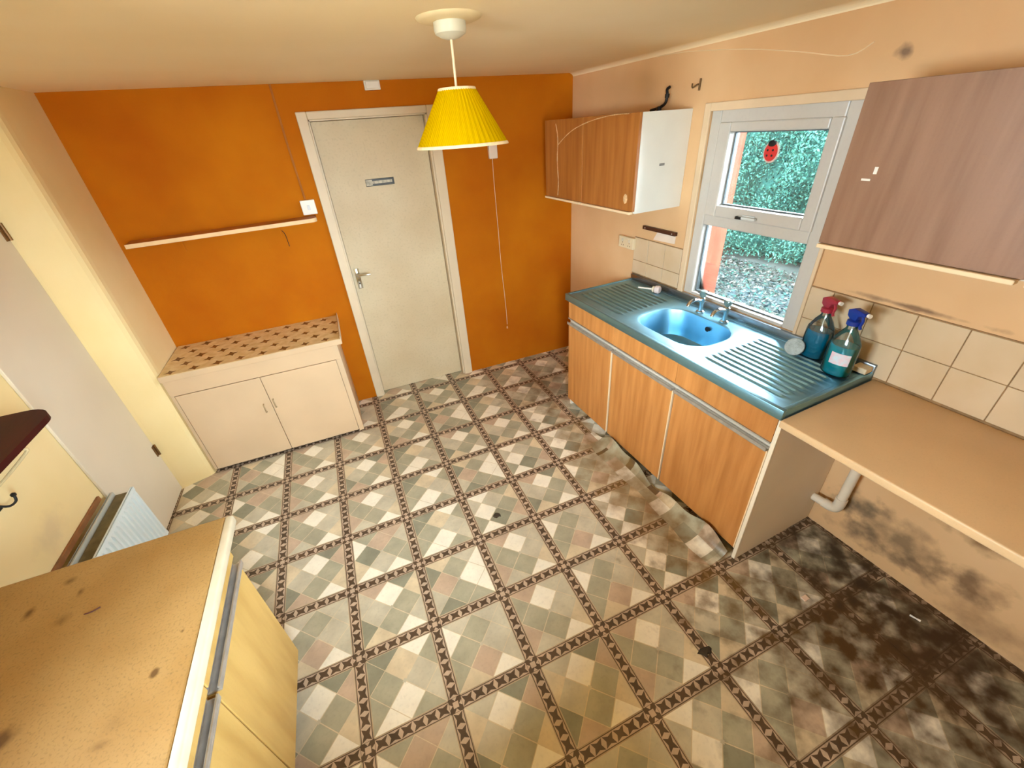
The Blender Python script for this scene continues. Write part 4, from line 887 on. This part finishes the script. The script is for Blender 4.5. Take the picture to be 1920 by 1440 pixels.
# ================================================================== OUTSIDE
GR = mat('leaf_litter_ground', (0.018, 0.022, 0.02), 0.95, vscale=(5, 5, 5), col2=(0.010, 0.014, 0.013), fine=0.3, fscale=30, spec=0.1)
bm = bmesh.new(); box(bm, WP, -11, XL - 0.45, -11, 4, -0.085, -0.05); box(bm, WP, XL - 0.45, 3.0, -11, REAR - 0.25, -0.085, -0.05)  # unseen pale ground, added to bounce daylight up to ceiling and walls
tag(obj('bounce_paving', bm, mat('pale_bounce_paving', (0.72, 0.60, 0.45), 0.9, var=0.2, vscale=(3, 3, 3))), 'pale paving added outside to bounce daylight into the room', 'paving', kind='structure')
bm = bmesh.new(); box(bm, WP, -12, 14, -14, 10, -0.25, -0.09); tag(obj('garden_ground', bm, GR), 'rough leaf-strewn garden ground outside the window', 'ground', kind='structure')
nr = np.random.default_rng(5)
def leaves(name, n, fpos, size, m, parent, upbias=0.0):
    P = fpos(n); vv = np.zeros((n * 4, 3)); a = nr.normal(size=(n, 3)); a[:, 2] *= (1 - upbias); a /= np.linalg.norm(a, axis=1, keepdims=True)
    b = nr.normal(size=(n, 3)); b[:, 2] *= (1 - upbias); b -= (a * b).sum(1, keepdims=True) * a; b /= np.linalg.norm(b, axis=1, keepdims=True)
    s = size * nr.uniform(0.6, 1.3, (n, 1))
    vv[0::4] = P - a * s; vv[1::4] = P + b * s * 0.45; vv[2::4] = P + a * s; vv[3::4] = P - b * s * 0.45
    me = bpy.data.meshes.new(name); org = ORG[parent.name] if parent else Vector((0, 0, 0))
    vv -= np.array(org); me.from_pydata(vv.tolist(), [], np.arange(n * 4).reshape(n, 4).tolist())
    for mm in (m if isinstance(m, list) else [m]): me.materials.append(mm)
    if isinstance(m, list): me.polygons.foreach_set('material_index', nr.integers(0, len(m), n).astype(np.int32))
    o = bpy.data.objects.new(name, me); COL.objects.link(o); o['kind'] = 'stuff'
    if parent: o.parent = parent
    ORG[o.name] = org; return o
hg = thing('hedge', RP(1.0, -4.4, -0.08), 'dense teal-green hedge beyond the window', 'hedge')
Ta, Na = np.array(T), np.array(N)
def hedge_pos(n):
    s_ = nr.uniform(-4.5, 4.5, n); z_ = nr.uniform(-0.05, 1.95, n); o_ = -3.95 - 0.35 * (z_ < 0.3) * 0 - np.abs(nr.normal(0, 0.14, n)) + 0.14 * np.sin(s_ * 3.1 + z_ * 2.3) + 0.10 * np.sin(s_ * 7 - z_ * 5)
    return s_[:, None] * Ta + o_[:, None] * Na + np.stack([0 * z_, 0 * z_, z_], 1)
LF = [mat('leaf_teal', (0.013, 0.050, 0.036), 0.8, var=0.2, spec=0.1), mat('leaf_light', (0.024, 0.080, 0.060), 0.8, var=0.2, spec=0.1), mat('leaf_deep', (0.006, 0.029, 0.024), 0.8, var=0.2, spec=0.1)]
leaves('foliage', 85000, hedge_pos, 0.023, LF, hg)
bm = bmesh.new(); box(bm, RP, -4.6, 4.6, -4.9, -4.22, -0.08, 1.86, bev=0.1); obj('hedge_core', bm, mat('hedge_dark', (0.006, 0.030, 0.025), 0.9, spec=0.1), hg)
def ground_pos(n):
    s_ = nr.uniform(-3.5, 4, n); o_ = nr.uniform(-3.80, -0.4, n); z_ = -0.075 + nr.uniform(0, 0.03, n) 
    return s_[:, None] * Ta + o_[:, None] * Na + np.stack([0 * z_, 0 * z_, z_], 1)
ll = leaves('leaf_litter', 30000, ground_pos, 0.026, [mat('litter_grey', (0.024, 0.025, 0.025), 0.9, var=0.3, spec=0.1), mat('litter_pale', (0.036, 0.036, 0.030), 0.8, spec=0.1), mat('litter_green', (0.010, 0.032, 0.025), 0.9, spec=0.1), mat('litter_dark', (0.007, 0.010, 0.009), 0.9, spec=0.1)], None, 0.55)
tag(ll, 'pale and green leaf litter covering the garden ground outside', 'leaves', kind='stuff')
